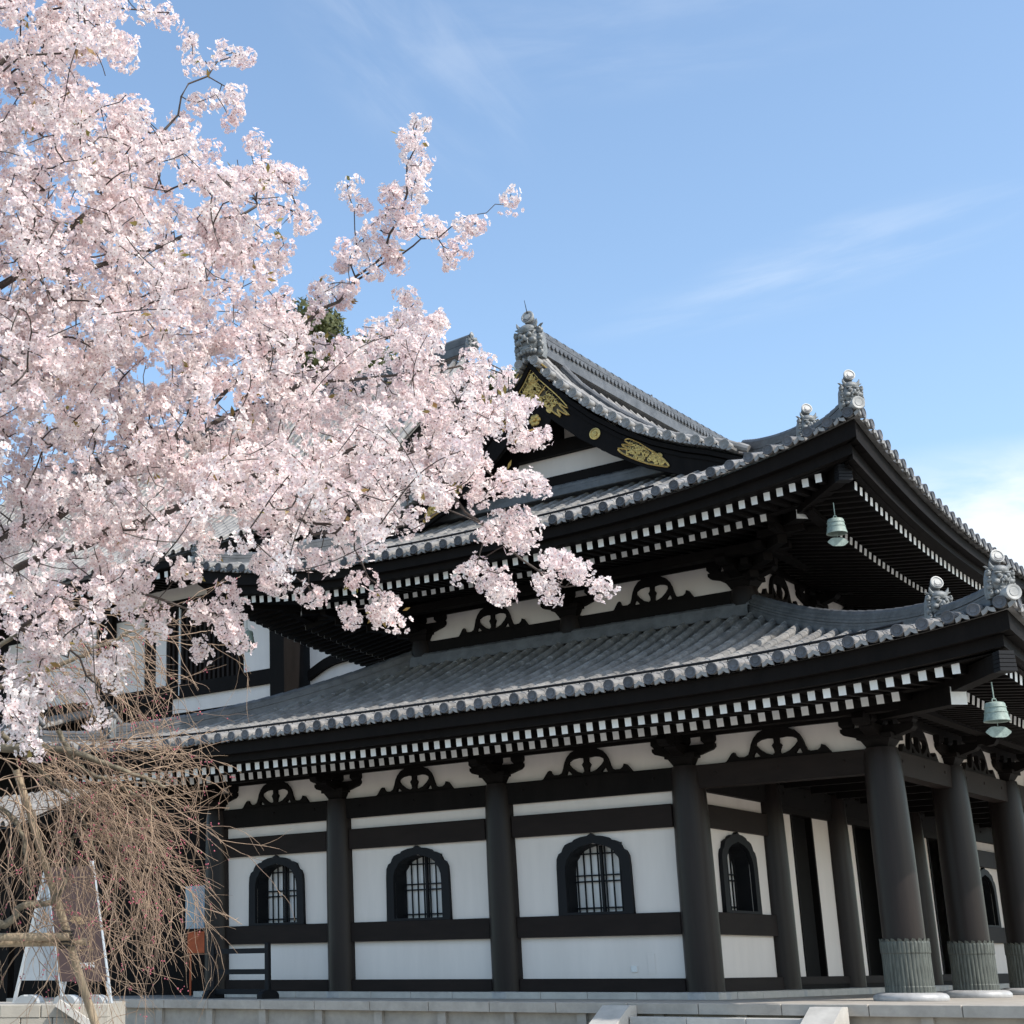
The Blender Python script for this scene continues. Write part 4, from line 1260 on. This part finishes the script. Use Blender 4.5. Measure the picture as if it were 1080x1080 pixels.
def sign_text(txt, u, v, size, m, name):
    cu = bpy.data.curves.new(name, 'FONT'); cu.body = txt; cu.size = size; cu.align_x = 'CENTER'; cu.extrude = .002; cu.space_character = 1.05
    o = bpy.data.objects.new(name, cu); COL.objects.link(o); dg = bpy.context.evaluated_depsgraph_get(); me = bpy.data.meshes.new_from_object(o.evaluated_get(dg)); bpy.data.objects.remove(o)
    me.materials.clear(); me.materials.append(MAT[m])
    P = f1.lerp(A0, v) + w_ * u + nf * .022
    x_ = wn_; z_ = nf; y_ = upv
    if x_.cross(y_).dot(z_) < 0: x_ = -x_
    M = Matrix((x_, y_, z_)).transposed().to_4x4(); M.translation = P
    me.transform(M); return link(name, me, sgn)


sign_text("OPEN", .60, .245, .085, "letter_white", "sign_lettering")
q = MB()
for k in range(40):                                     # round gold emblem drawn in fine strokes
    a = k * .9; r_ = .012 + .0024 * k; P = f1.lerp(A0, .55) + w_ * .52 + nf * .024
    if k: q.tube([Pp, P + wn_ * (r_ * math.cos(a)) + upv * (abs(r_ * math.sin(a)))], .004, 4)
    Pp = P + wn_ * (r_ * math.cos(a)) + upv * (abs(r_ * math.sin(a)))
q.build("emblem", "sign_gold", sgn)
q = MB()
for k, hgt in enumerate((.05, .07, .04, .06, .07, .05)):
    P = f1.lerp(A0, .40) + w_ * (.28 + .09 * k) + nf * .024
    q.tube([P, P + upv * hgt], .004, 4); q.tube([P + upv * hgt - wn_ * .02, P + upv * hgt + wn_ * .02], .0035, 4)
a = f1.lerp(A0, .37) + nf * .024; q.tube([a + w_ * .25, a + w_ * .8], .003, 4)
q.build("gold_line", "sign_gold", sgn)
for (c, rr) in ((f1 + w_ * .2, 0), (f1 + w_ * .78, 0), (k1 + w_ * .3 - sp_ * .15, 0)):
    q = MB(); c = c - sp_ * -.1; ang = math.atan2(w_.y, w_.x)
    M = Matrix.Translation((c.x, c.y, ZT)) @ Matrix.Rotation(ang, 4, 'Z')
    hm = [(-.15, 0), (-.15, .02), (-.125, .06), (-.08, .085), (-.035, .095), (-.03, .078), (.03, .078), (.035, .095), (.08, .085), (.125, .06), (.15, .02), (.15, 0)]
    q.prism(hm, -.09, .09, M=M); q.build("water_weight", "weight_plastic", sgn)

# ------------------------------------------------------------------ pole and rails that hold up the weeping tree
sup = thing("tree_support", "slanting wooden pole lashed to two level rails in front of the sign", "support", tuple(at(110, 1100, 10.0)))
q = MB(); a, c = at(17, 812, 10.15), at(104, 1092, 9.95); d_ = (c - a); c2 = a + d_ * ((a.z + 1.3) / (a.z - c.z))
q.tube([a.lerp(c2, k / 12) + Vector((.006 * math.sin(k * 2.1), 0, 0)) for k in range(13)], [.024 + .008 * k / 12 for k in range(13)], 10); q.build("pole", "pole_wood", sup, True)
for (y0, y1, dd, rr, xe) in ((987, 988, 9.93, .026, 73), (997, 993, 10.0, .024, 91)):
    q = MB(); a, c = at(-160, y0 + 2, dd), at(xe, y1, dd); q.tube([a.lerp(c, k / 10) for k in range(11)], [rr * (1 + .05 * math.sin(k * 1.7)) for k in range(11)], 10); q.build("cross_rail", "pole_wood", sup, True)
q = MB(); c = at(70, 990, 9.97)
for k in range(5): q.tube([c + Vector((.045 * math.cos(t * .7), .05 * math.sin(t * .7), -.05 + .022 * k + .01 * math.sin(t))) for t in range(10)], .006, 5)
q.build("lashing", "rope", sup)
q = MB(); a, c = at(-150, 800, 10.1), at(-150, 1300, 10.0); q.tube([a, Vector((a.x, a.y, -1.3))], .035, 8); q.build("pole", "pole_wood", sup, True)

# ------------------------------------------------------------------ fast mesh from arrays
def mesh_arrays(name, V, loops, starts, totals, mats, mi=None, smooth=False):
    me = bpy.data.meshes.new(name)
    V = np.asarray(V, dtype=np.float32)
    me.vertices.add(len(V)); me.vertices.foreach_set("co", V.ravel())
    me.loops.add(len(loops)); me.loops.foreach_set("vertex_index", np.asarray(loops, dtype=np.int32))
    me.polygons.add(len(starts)); me.polygons.foreach_set("loop_start", np.asarray(starts, dtype=np.int32))
    for m in mats: me.materials.append(MAT[m])
    if mi is not None: me.polygons.foreach_set("material_index", np.asarray(mi, dtype=np.int32))
    if smooth: me.polygons.foreach_set("use_smooth", np.ones(len(starts), dtype=bool))
    me.update(calc_edges=True); me.validate()
    return me


def quads_mesh(name, V, Q, mats, mi=None, smooth=False):
    Q = np.asarray(Q, dtype=np.int32); n = len(Q)
    return mesh_arrays(name, V, Q.ravel(), np.arange(n) * 4, None, mats, mi, smooth)


class Tubes:
    """many thin tapered tubes gathered into one quad mesh"""
    def __init__(s, n=5): s.n = n; s.V = []; s.Q = []; s.o = 0

    def add(s, P, r):
        P = np.asarray(P, float); k = len(P); n = s.n
        T = np.gradient(P, axis=0); T /= np.linalg.norm(T, axis=1)[:, None] + 1e-9
        ref = np.array([.31, .17, .93]); A = np.cross(T, ref); A /= np.linalg.norm(A, axis=1)[:, None] + 1e-9; B = np.cross(T, A)
        t = np.arange(n) * 2 * np.pi / n; r = np.broadcast_to(np.asarray(r, float), (k,))
        V = P[:, None, :] + (A[:, None, :] * np.cos(t)[None, :, None] + B[:, None, :] * np.sin(t)[None, :, None]) * r[:, None, None]
        s.V.append(V.reshape(-1, 3)); i = np.arange(k - 1)[:, None] * n; j = np.arange(n)[None, :]; j2 = (j + 1) % n
        s.Q.append(np.stack([i + j, i + j2, i + n + j2, i + n + j], -1).reshape(-1, 4) + s.o); s.o += k * n

    def build(s, name, m, parent): return link(name, quads_mesh(name, np.concatenate(s.V), np.concatenate(s.Q), [m], smooth=True), parent)


def atv(x, y, d): return np.array(at(x, y, d))


# ------------------------------------------------------------------ weeping cherry, still bare
wr = np.random.default_rng(21)
wtree = thing("weeping_cherry", "bare weeping cherry with brown hanging twigs and a few red buds, lower left", "tree", tuple(Vector((at(-120, 1000, 10.4).x, at(-120, 1000, 10.4).y, -1.3))))
base = at(-120, 1000, 10.4); base.z = -1.35
tr = Tubes(10); top = atv(-95, 800, 10.4)
tp = np.array([np.array(base), np.array(base) * .7 + top * .3 + [.05, 0, 0], np.array(base) * .35 + top * .65 + [-.04, .03, 0], top])
tr.add(np.array([list(v) for v in smooth_line([Vector(v) for v in tp], 5)]), np.linspace(.13, .085, 16)); tr.build("trunk", "weeping_bark", wtree)
limbs_px = [
    [(-95, 800, 10.4), (-60, 785, 10.3), (0, 788, 10.2), (60, 790, 10.1), (120, 808, 10.0), (175, 830, 10.0)],
    [(-95, 820, 10.4), (-50, 930, 10.0), (0, 975, 9.9), (25, 955, 9.95), (52, 952, 10.0), (68, 935, 10.0), (72, 905, 10.05), (80, 880, 10.1)],
    [(-95, 805, 10.4), (-30, 840, 10.2), (15, 865, 10.1), (27, 905, 10.0), (32, 935, 9.95)],
    [(-95, 800, 10.4), (-40, 740, 10.6), (30, 715, 10.7), (90, 690, 10.8), (140, 665, 10.9)],
    [(60, 768, 10.1), (85, 810, 10.1), (130, 830, 10.1), (170, 860, 10.1)],
    [(0, 772, 10.2), (40, 810, 10.3), (80, 850, 10.3), (100, 900, 10.3)],
    [(-40, 740, 10.6), (-10, 690, 10.4), (50, 650, 10.3), (90, 640, 10.3)],
]
lim = Tubes(8); nodes = []
for li, L in enumerate(limbs_px):
    P = smooth_line([Vector(atv(*p)) for p in L], 8); P = np.array([list(p) for p in P]); n = len(P)
    r0 = (.045, .032, .03, .03, .018, .018, .02)[li]
    lim.add(P + wr.normal(0, .006, P.shape), np.linspace(r0, .009, n)); nodes.append(P)
lim.build("limb", "weeping_bark", wtree)
right = np.array(RT2); upw = np.array([0, 0, 1.0]); fwd = np.array([FW.x, FW.y, 0]); fwd /= np.linalg.norm(fwd)
tw = Tubes(4); bud_pts = []


def strand(P0, v, length, r0, grav, depth=0, lim=None):
    if lim is None: lim = wr.normal(-.036, .019) if wr.random() > .07 else wr.uniform(-.02, .03)
    step = .055; n = max(4, int(length / step)); P = [P0]; v = v / np.linalg.norm(v); p = P0.copy()
    for i in range(n):
        v = v + np.array([0, 0, -grav]) * (1 + .3 * wr.random()) + wr.normal(0, .15, 3); v /= np.linalg.norm(v)
        p = p + v * step; P.append(p)
        rel = p - np.array(CAMP); dz_ = rel @ np.array(FW)
        if (rel @ right) / dz_ > lim or p[2] < .02 + .12 * lim: break
        if depth < 2 and wr.random() < (.30 if depth == 0 else .14) and i > 1:
            v2 = v + wr.normal(0, .45, 3); strand(p, v2, length * wr.uniform(.2, .5), r0 * .6, grav * wr.uniform(.6, 1.4), depth + 1, lim)
        if wr.random() < (.02 if i < n * .6 else .075): bud_pts.append(p)
    tw.add(np.array(P), np.linspace(r0, r0 * .4, len(P)))


for i in range(180):
    L = nodes[wr.choice([0, 0, 0, 1, 2, 4, 4, 5, 5, 3])]; P = L[wr.integers(len(L) // 3, len(L))] + wr.normal(0, .1, 3)
    v = right * wr.uniform(.15, 1.0) + upw * wr.uniform(-.9, .35) + fwd * wr.normal(0, .35)
    strand(P, v, wr.uniform(.5, 1.6), .0037, wr.uniform(.015, .085))
for i in range(38):                                    # curtain on the far left
    P = atv(wr.uniform(-60, 60), wr.uniform(790, 880), 10.1 + wr.normal(0, .2))
    strand(P, right * wr.uniform(-.4, .4) + upw * wr.uniform(-.6, .2), wr.uniform(.5, 1.2), .0048, wr.uniform(.08, .14))
for i in range(60):                                    # upper sprays behind the blossoms
    L = nodes[wr.choice([3, 6])]; P = L[wr.integers(len(L) // 3, len(L))] + wr.normal(0, .08, 3)
    strand(P, right * wr.uniform(.2, 1) + upw * wr.uniform(-.6, .25), wr.uniform(.4, .95), .0044, wr.uniform(.03, .08))
tag(tw.build("twig", "weeping_twig", wtree), kind="stuff")
q = MB()
for p in [bud_pts[k_] for k_ in wr.permutation(len(bud_pts))[:950]]:
    for k in range(wr.integers(1, 5)): q.ball(p + wr.normal(0, .012, 3), wr.uniform(.0035, .0065), nu=5, nv=4)
tag(q.build("bud", "pink_bud", wtree), kind="stuff")

# ------------------------------------------------------------------ the cherry in blossom
cr = np.random.default_rng(7)
ctree = thing("cherry_tree", "big cherry tree in full pale pink blossom reaching in from the left", "tree", tuple(Vector((at(-330, 900, 7.8).x, at(-330, 900, 7.8).y, -1.3))))
LIMB = {
    'trunk': [(-330, 1430, 7.8), (-320, 1150, 7.8), (-290, 900, 7.7), (-260, 700, 7.6)],
    'a': [(-260, 700, 7.6), (-150, 640, 7.4), (-40, 590, 7.2), (60, 540, 7.2), (170, 470, 7.4), (250, 405, 7.6), (290, 372, 7.7), (330, 335, 7.8), (365, 305, 7.8), (400, 270, 7.8), (418, 235, 7.8), (431, 190, 7.8), (437, 135, 7.8)],
    'a2': [(365, 305, 7.8), (410, 276, 7.8), (450, 252, 7.75), (495, 232, 7.7), (534, 214, 7.7)],
    'a3': [(372, 300, 7.8), (376, 240, 7.85), (369, 196, 7.85)],
    'b': [(-150, 640, 7.4), (-20, 610, 7.0), (90, 575, 6.9), (200, 530, 7.0), (310, 490, 7.2), (400, 470, 7.3), (460, 470, 7.4), (520, 440, 7.5)],
    'b2': [(310, 490, 7.2), (380, 480, 7.2), (450, 500, 7.3), (500, 540, 7.3), (550, 590, 7.3), (595, 620, 7.35), (641, 620, 7.4)],
    'b3': [(200, 530, 7.0), (300, 540, 6.9), (400, 560, 7.0), (470, 540, 7.1), (520, 560, 7.2)],
    'c': [(-260, 700, 7.6), (-200, 480, 7.3), (-90, 370, 7.1), (20, 290, 7.0), (110, 210, 7.1), (170, 140, 7.3), (205, 90, 7.4), (240, 60, 7.5)],
    'c2': [(20, 290, 7.0), (140, 270, 7.2), (230, 230, 7.4), (290, 215, 7.5), (320, 236, 7.5)],
    'c3': [(-200, 480, 7.3), (-120, 250, 7.2), (-40, 110, 7.0), (40, 40, 7.1), (120, 10, 7.2), (178, 15, 7.3)],
    'd': [(-150, 640, 7.4), (-60, 650, 6.9), (20, 660, 6.7), (80, 690, 6.7), (120, 745, 6.7)],
    'd2': [(20, 660, 6.7), (110, 620, 6.7), (200, 640, 6.8), (260, 670, 6.9)],
    'e': [(170, 470, 7.4), (240, 440, 7.7), (320, 400, 7.9), (400, 360, 8.0), (455, 345, 8.0)],
    'e2': [(320, 400, 7.9), (400, 400, 8.0), (470, 385, 8.0), (533, 397, 8.0)],
}
NP, NPAR, NR = [], [], []                               # node positions, parents, flag radius minimum


def add_node(p, par): NP.append(np.asarray(p, float)); NPAR.append(par); return len(NP) - 1


key = {}
for nm in ('trunk', 'a', 'a2', 'a3', 'b', 'b2', 'b3', 'c', 'c2', 'c3', 'd', 'd2', 'e', 'e2'):
    P = [atv(*p) for p in LIMB[nm]]
    if nm == 'trunk': P[0][2] = -1.35
    par = -1
    if nm != 'trunk': par = int(np.argmin([np.linalg.norm(x - P[0]) for x in NP]))
    sm = smooth_line([Vector(p) for p in P], 3)
    for i, p in enumerate(sm):
        if i == 0 and nm != 'trunk': continue
        p = np.array(list(p)) + (cr.normal(0, .012, 3) if nm != 'trunk' else 0)
        par = add_node(p, par)
n_limb = len(NP)

DENSE = [(-170, -140), (100, -140), (125, 5), (140, 55), (105, 95), (150, 112), (195, 120), (205, 155), (245, 162), (290, 185), (300, 225), (270, 270), (295, 305), (330, 322), (380, 345), (440, 330), (462, 365), (448, 400), (500, 388), (540, 420), (548, 440), (505, 465), (492, 500), (462, 528), (435, 552), (402, 540), (410, 562), (360, 590), (300, 604), (240, 592), (200, 605), (150, 615), (130, 690), (118, 762), (40, 790), (-170, 800)]


def inside(x, y, poly):
    c = False; j = len(poly) - 1
    for i in range(len(poly)):
        xi, yi = poly[i]; xj, yj = poly[j]
        if (yi > y) != (yj > y) and x < (xj - xi) * (y - yi) / (yj - yi) + xi: c = not c
        j = i
    return c


limb_xyz = np.array(NP); LPX = []
for p in limb_xyz:
    d = p - np.array(CAMP); z = d @ np.array(FW); LPX.append((270 + 1630.4 * (d @ np.array(RT2)) / z, 540 - 1630.4 * (d @ np.array(UP2)) / z, z))
LPX = np.array(LPX)
CL = []                                                 # clusters: x, y, depth, radius
holes = [(8, 530, 12), (68, 545, 16), (240, 548, 16), (268, 566, 14), (205, 598, 14), (350, 345, 20), (30, 150, 14), (20, 100, 10), (115, 85, 26), (165, 95, 22), (180, 180, 20), (205, 210, 16), (430, 455, 18), (435, 530, 14), (60, 780, 12), (20, 590, 8), (325, 535, 9)]
tries = 0
while len(CL) < 2650 and tries < 40000:
    tries += 1
    x, y = cr.uniform(-170, 560), cr.uniform(-140, 800)
    if not inside(x, y, DENSE): continue
    if any((x - hx) ** 2 + (y - hy) ** 2 < hr * hr for hx, hy, hr in holes): continue
    if (x < 0 or y < 0) and cr.random() < .35: continue
    if y > 560 and cr.random() < (.50 if x < 70 else .72): continue
    if y > 655 and cr.random() < (.45 if x < 45 else .8): continue
    if y < 230 and 0 < x < 260 and cr.random() < .12: continue
    if math.sin(x * .041 + 1.3) * math.sin(y * .047 + x * .013) > .55 and cr.random() < .45: continue
    i = np.argmin((LPX[:, 0] - x) ** 2 + (LPX[:, 1] - y) ** 2)
    dep = LPX[i, 2] + cr.normal(0, .42) + (-.8 if cr.random() < .08 else 0)
    CL.append((x, y, dep, cr.uniform(.045, .068)))
extra = [(150, 8), (178, 15), (203, 42), (239, 58), (257, 58), (212, 62), (247, 94), (225, 100), (205, 108), (247, 122), (264, 147), (278, 172), (294, 183), (299, 186), (308, 190), (318, 236), (310, 222), (297, 267), (335, 305), (292, 278), (369, 194), (383, 214), (433, 128), (431, 142), (437, 150), (436, 165), (437, 178), (441, 188), (415, 195), (413, 203), (444, 204), (430, 219), (413, 222), (431, 239), (402, 233), (385, 253), (413, 256), (366, 269), (380, 267), (405, 267), (413, 278), (391, 289), (372, 294), (400, 245), (424, 245), (362, 278), (455, 244), (472, 264), (485, 261), (460, 239), (497, 231), (490, 237), (534, 214), (431, 307), (427, 325), (452, 339), (463, 339), (447, 356), (345, 300), (358, 312), (334, 322), (505, 380), (467, 336), (455, 386), (500, 375), (511, 378), (533, 397), (555, 428), (545, 430), (528, 439), (561, 464), (551, 462), (571, 461), (533, 507), (560, 505), (548, 500), (566, 512), (508, 517), (536, 555), (526, 548), (548, 548), (561, 555), (540, 568), (589, 589), (580, 583), (597, 596), (455, 490), (494, 495), (505, 490), (530, 507), (508, 520), (467, 523), (428, 551), (405, 530), (519, 562), (555, 565), (505, 593), (497, 605), (511, 612), (520, 620), (533, 618), (527, 608), (605, 598), (612, 604), (572, 609), (590, 623), (641, 619), (411, 654), (403, 645), (371, 652), (400, 649), (386, 608), (327, 627), (293, 614), (283, 606), (275, 593), (238, 623), (223, 638), (204, 647), (241, 664), (256, 675), (212, 680), (145, 619), (138, 600), (200, 595), (155, 640), (165, 655), (188, 600), (250, 640), (235, 645), (130, 690), (112, 705), (92, 735)]
for (x, y) in extra:
    i = np.argmin((LPX[:, 0] - x) ** 2 + (LPX[:, 1] - y) ** 2)
    for rep_ in range(2): CL.append((x + cr.normal(0, 4), y + cr.normal(0, 4), LPX[i, 2] + cr.normal(0, .12), cr.uniform(.045, .058)))
n_fl = len(CL)
while len(CL) < n_fl + 380:                             # twigs that carry no flowers
    x, y = cr.uniform(-100, 560), cr.uniform(-80, 790)
    if not inside(x + cr.normal(0, 12), y + cr.normal(0, 12), DENSE): continue
    i = np.argmin((LPX[:, 0] - x) ** 2 + (LPX[:, 1] - y) ** 2); CL.append((x, y, LPX[i, 2] + cr.normal(-.15, .4), .05))
BARE = np.arange(n_fl, len(CL))
CL = np.array(CL); CP = np.array([atv(x, y, d) for x, y, d, r in CL])

# twigs: every cluster is reached from the nearest piece of branch already grown
root_p = NP[0]
plen = np.zeros(len(NP))
for i in range(1, len(NP)): plen[i] = plen[NPAR[i]] + np.linalg.norm(NP[i] - NP[NPAR[i]])
dl = np.array([np.min(np.linalg.norm(limb_xyz[4:] - p, axis=1)) for p in CP]); order = np.argsort(dl)
cap_n = len(NP) + 8 * len(CP); POS = np.zeros((cap_n, 3)); PL = np.zeros(cap_n); POS[:len(NP)] = np.array(NP); PL[:len(NP)] = plen; cnt = len(NP)
LPOS_LIMIT = 5
for ci in order:
    p = CP[ci]; dd = np.linalg.norm(POS[LPOS_LIMIT:cnt] - p, axis=1); cost = dd + .10 * PL[LPOS_LIMIT:cnt]; j = int(np.argmin(cost)) + LPOS_LIMIT
    a = POS[j]; L = dd[j - LPOS_LIMIT]; nseg = max(2, min(7, int(L / .05))); par = j
    bend = cr.normal(0, .06, 3) * L
    for k in range(1, nseg + 1):
        t = k / nseg; qn = a + (p - a) * t + bend * math.sin(math.pi * t)
        if cnt >= cap_n: break
        POS[cnt] = qn; NPAR.append(par); NP.append(qn); PL[cnt] = PL[par] + L / nseg; par = cnt; cnt += 1
RAD = np.zeros(cnt); EXPN = 2.6
acc = np.zeros(cnt); tipr = .0022
childn = np.zeros(cnt, int)
for i in range(1, cnt): childn[NPAR[i]] += 1
for i in range(cnt - 1, 0, -1):
    if childn[i] == 0: acc[i] = tipr ** EXPN
    acc[NPAR[i]] += acc[i]
RAD = acc ** (1 / EXPN)
kids = [[] for _ in range(cnt)]
for i in range(1, cnt): kids[NPAR[i]].append(i)
thick, thin = Tubes(8), Tubes(5); trunk_t = Tubes(12)
stack = [(0, [])]
while stack:                                            # walk chains, always carrying on along the thickest child
    i, pre = stack.pop(); chain = pre + [i]; cur = i
    while kids[cur]:
        ks = sorted(kids[cur], key=lambda k: -RAD[k])
        for o_ in ks[1:]: stack.append((o_, [cur]))
        cur = ks[0]; chain.append(cur)
    if len(chain) < 2: continue
    P = POS[chain]; r = RAD[chain].copy()
    if pre: r[0] = min(r[0], r[1] * 1.15)
    r = np.minimum(r, .15)
    (trunk_t if i == 0 else thick if r.max() > .009 else thin).add(P, r)
trunk_t.build("trunk", "bark", ctree); thick.build("limb", "bark", ctree); tag(thin.build("twig", "twig", ctree), kind="stuff")

# blossoms: five notched petals and a red heart per flower, gathered in round umbels
nf_ = cr.integers(18, 34, len(CP)); nf_[BARE] = 0; tot = int(nf_.sum()); cid = np.repeat(np.arange(len(CP)), nf_)
dirv = cr.normal(0, 1, (tot, 3)); dirv /= np.linalg.norm(dirv, axis=1)[:, None]
rad = CL[cid, 3] * cr.uniform(.66, 1.0, tot)
elong = cr.normal(0, 1, (len(CP), 3)); elong /= np.linalg.norm(elong, axis=1)[:, None]
cen = CP[cid] + dirv * rad[:, None] + elong[cid] * (cr.uniform(-.028, .028, tot))[:, None] + np.array([0, 0, -.012])
nrm = dirv + cr.normal(0, .35, (tot, 3)); nrm /= np.linalg.norm(nrm, axis=1)[:, None]
ax = np.cross(nrm, cr.normal(0, 1, (tot, 3))); ax /= np.linalg.norm(ax, axis=1)[:, None]; ay = np.cross(nrm, ax)
fr = cr.uniform(.0138, .0190, tot); cup = cr.uniform(.1, .75, tot)
pet = np.array([(.10, 0, .0), (.62, .40, .45), (.93, .25, .75), (.86, 0, .68), (.93, -.25, .75), (.62, -.40, .45)])   # radial, sideways, lift
VV = []; 
for k in range(5):
    ph = 2 * math.pi * k / 5 + cr.normal(0, .07, tot)
    er = ax * np.cos(ph)[:, None] + ay * np.sin(ph)[:, None]; es = -ax * np.sin(ph)[:, None] + ay * np.cos(ph)[:, None]
    VV.append(cen[:, None, :] + fr[:, None, None] * (er[:, None, :] * pet[None, :, 0, None] + es[:, None, :] * pet[None, :, 1, None] + nrm[:, None, :] * (pet[None, :, 2, None] * cup[:, None, None])))
V = np.stack(VV, 1)                                      # tot, 5, 6, 3
idx = (np.arange(tot * 5) * 6)[:, None]
Q = np.concatenate([idx + np.array([0, 1, 2, 3]), idx + np.array([0, 3, 4, 5])], 1).reshape(-1, 4)
tone = np.clip(cr.normal(.9, .55, len(CP))[cid] + cr.normal(0, .45, tot), 0, 2).round().astype(int); tone = np.repeat(tone, 10)
tag(link("blossom", quads_mesh("blossom", V.reshape(-1, 3), Q, ["petal_pink", "petal", "petal_white"], tone), ctree), kind="stuff")
hv = []
for (c1, s1, zz) in ((1, 0, .3), (0, 1, .3), (-1, 0, .3), (0, -1, .3)):
    hv.append(cen + (ax * c1 + ay * s1) * (fr * .21)[:, None] + nrm * (fr * (.16 + .25 * cup))[:, None])
hv = np.stack(hv, 1).reshape(-1, 3); Q = np.arange(tot * 4).reshape(-1, 4)
tag(link("flower_heart", quads_mesh("flower_heart", hv, Q, ["flower_heart"]), ctree), kind="stuff")
sel = cr.choice(n_fl, 230, replace=False); lv = []
for c in sel:
    for k in range(cr.integers(2, 5)):
        d = cr.normal(0, 1, 3); d /= np.linalg.norm(d); sd = np.cross(d, cr.normal(0, 1, 3)); sd /= np.linalg.norm(sd)
        p = CP[c] + d * .035; ln = cr.uniform(.03, .06)
        lv += [p, p + d * ln * .5 + sd * ln * .2, p + d * ln, p + d * ln * .5 - sd * ln * .2]
tag(link("young_leaf", quads_mesh("young_leaf", np.array(lv), np.arange(len(lv)).reshape(-1, 4), ["young_leaf"]), ctree), kind="stuff")

# ------------------------------------------------------------------ evergreens on the slope behind
er_ = np.random.default_rng(4)


def evergreen(px, py, depth, hgt, wid, label, seed):
    r_ = np.random.default_rng(seed); top = at(px, py, depth); zb = top.z - hgt
    t = thing("evergreen_tree", label, "tree", (top.x, top.y, zb), "evergreens behind the halls")
    tb = Tubes(8); tb.add(np.array([[top.x, top.y, zb], [top.x + .3, top.y, zb + hgt * .5], [top.x, top.y, top.z - 1.0]]), [.5, .35, .1]); 
    cl = []
    for k in range(60):
        f = r_.uniform(.25, 1); ang = r_.uniform(0, 6.28); rr = wid * math.sqrt(max(0.02, 1 - ((f - .45) / .56) ** 2)) * r_.uniform(.3, .9)
        c = np.array([top.x + rr * math.cos(ang), top.y + rr * math.sin(ang), zb + hgt * f - .6]); cl.append((c, r_.uniform(.9, 1.7)))
        tb.add(np.array([[top.x, top.y, c[2] - 1.2], (np.array([top.x, top.y, c[2]]) + c) / 2 - [0, 0, .3], c]), [.12, .07, .02])
    tb.build("trunk", "bark", t)
    n = 620; lv = []
    for c, rd_ in cl:
        d = r_.normal(0, 1, (n, 3)); d /= np.linalg.norm(d, axis=1)[:, None]; p = c + d * (rd_ * r_.uniform(.35, 1, n) ** .5)[:, None] * [1, 1, .7]
        a = r_.normal(0, 1, (n, 3)); a /= np.linalg.norm(a, axis=1)[:, None]; b_ = np.cross(a, d); ln = r_.uniform(.09, .22, n)[:, None]
        lv.append(np.stack([p - a * ln, p + b_ * ln * .45, p + a * ln, p - b_ * ln * .45], 1).reshape(-1, 3))
    lv = np.concatenate(lv); link("crown", quads_mesh("crown", lv, np.arange(len(lv)).reshape(-1, 4), ["needle"]), t)


evergreen(338, 326, 78, 15, 4.2, "olive green evergreen crown peeking over the blossoms at the centre", 1)
evergreen(527, 392, 84, 14, 3.4, "small dark evergreen crown seen between blossoms and the gable edge", 2)
evergreen(392, 372, 88, 16, 4.5, "evergreen crown mostly hidden by blossoms left of the distant ridge ornament", 3)
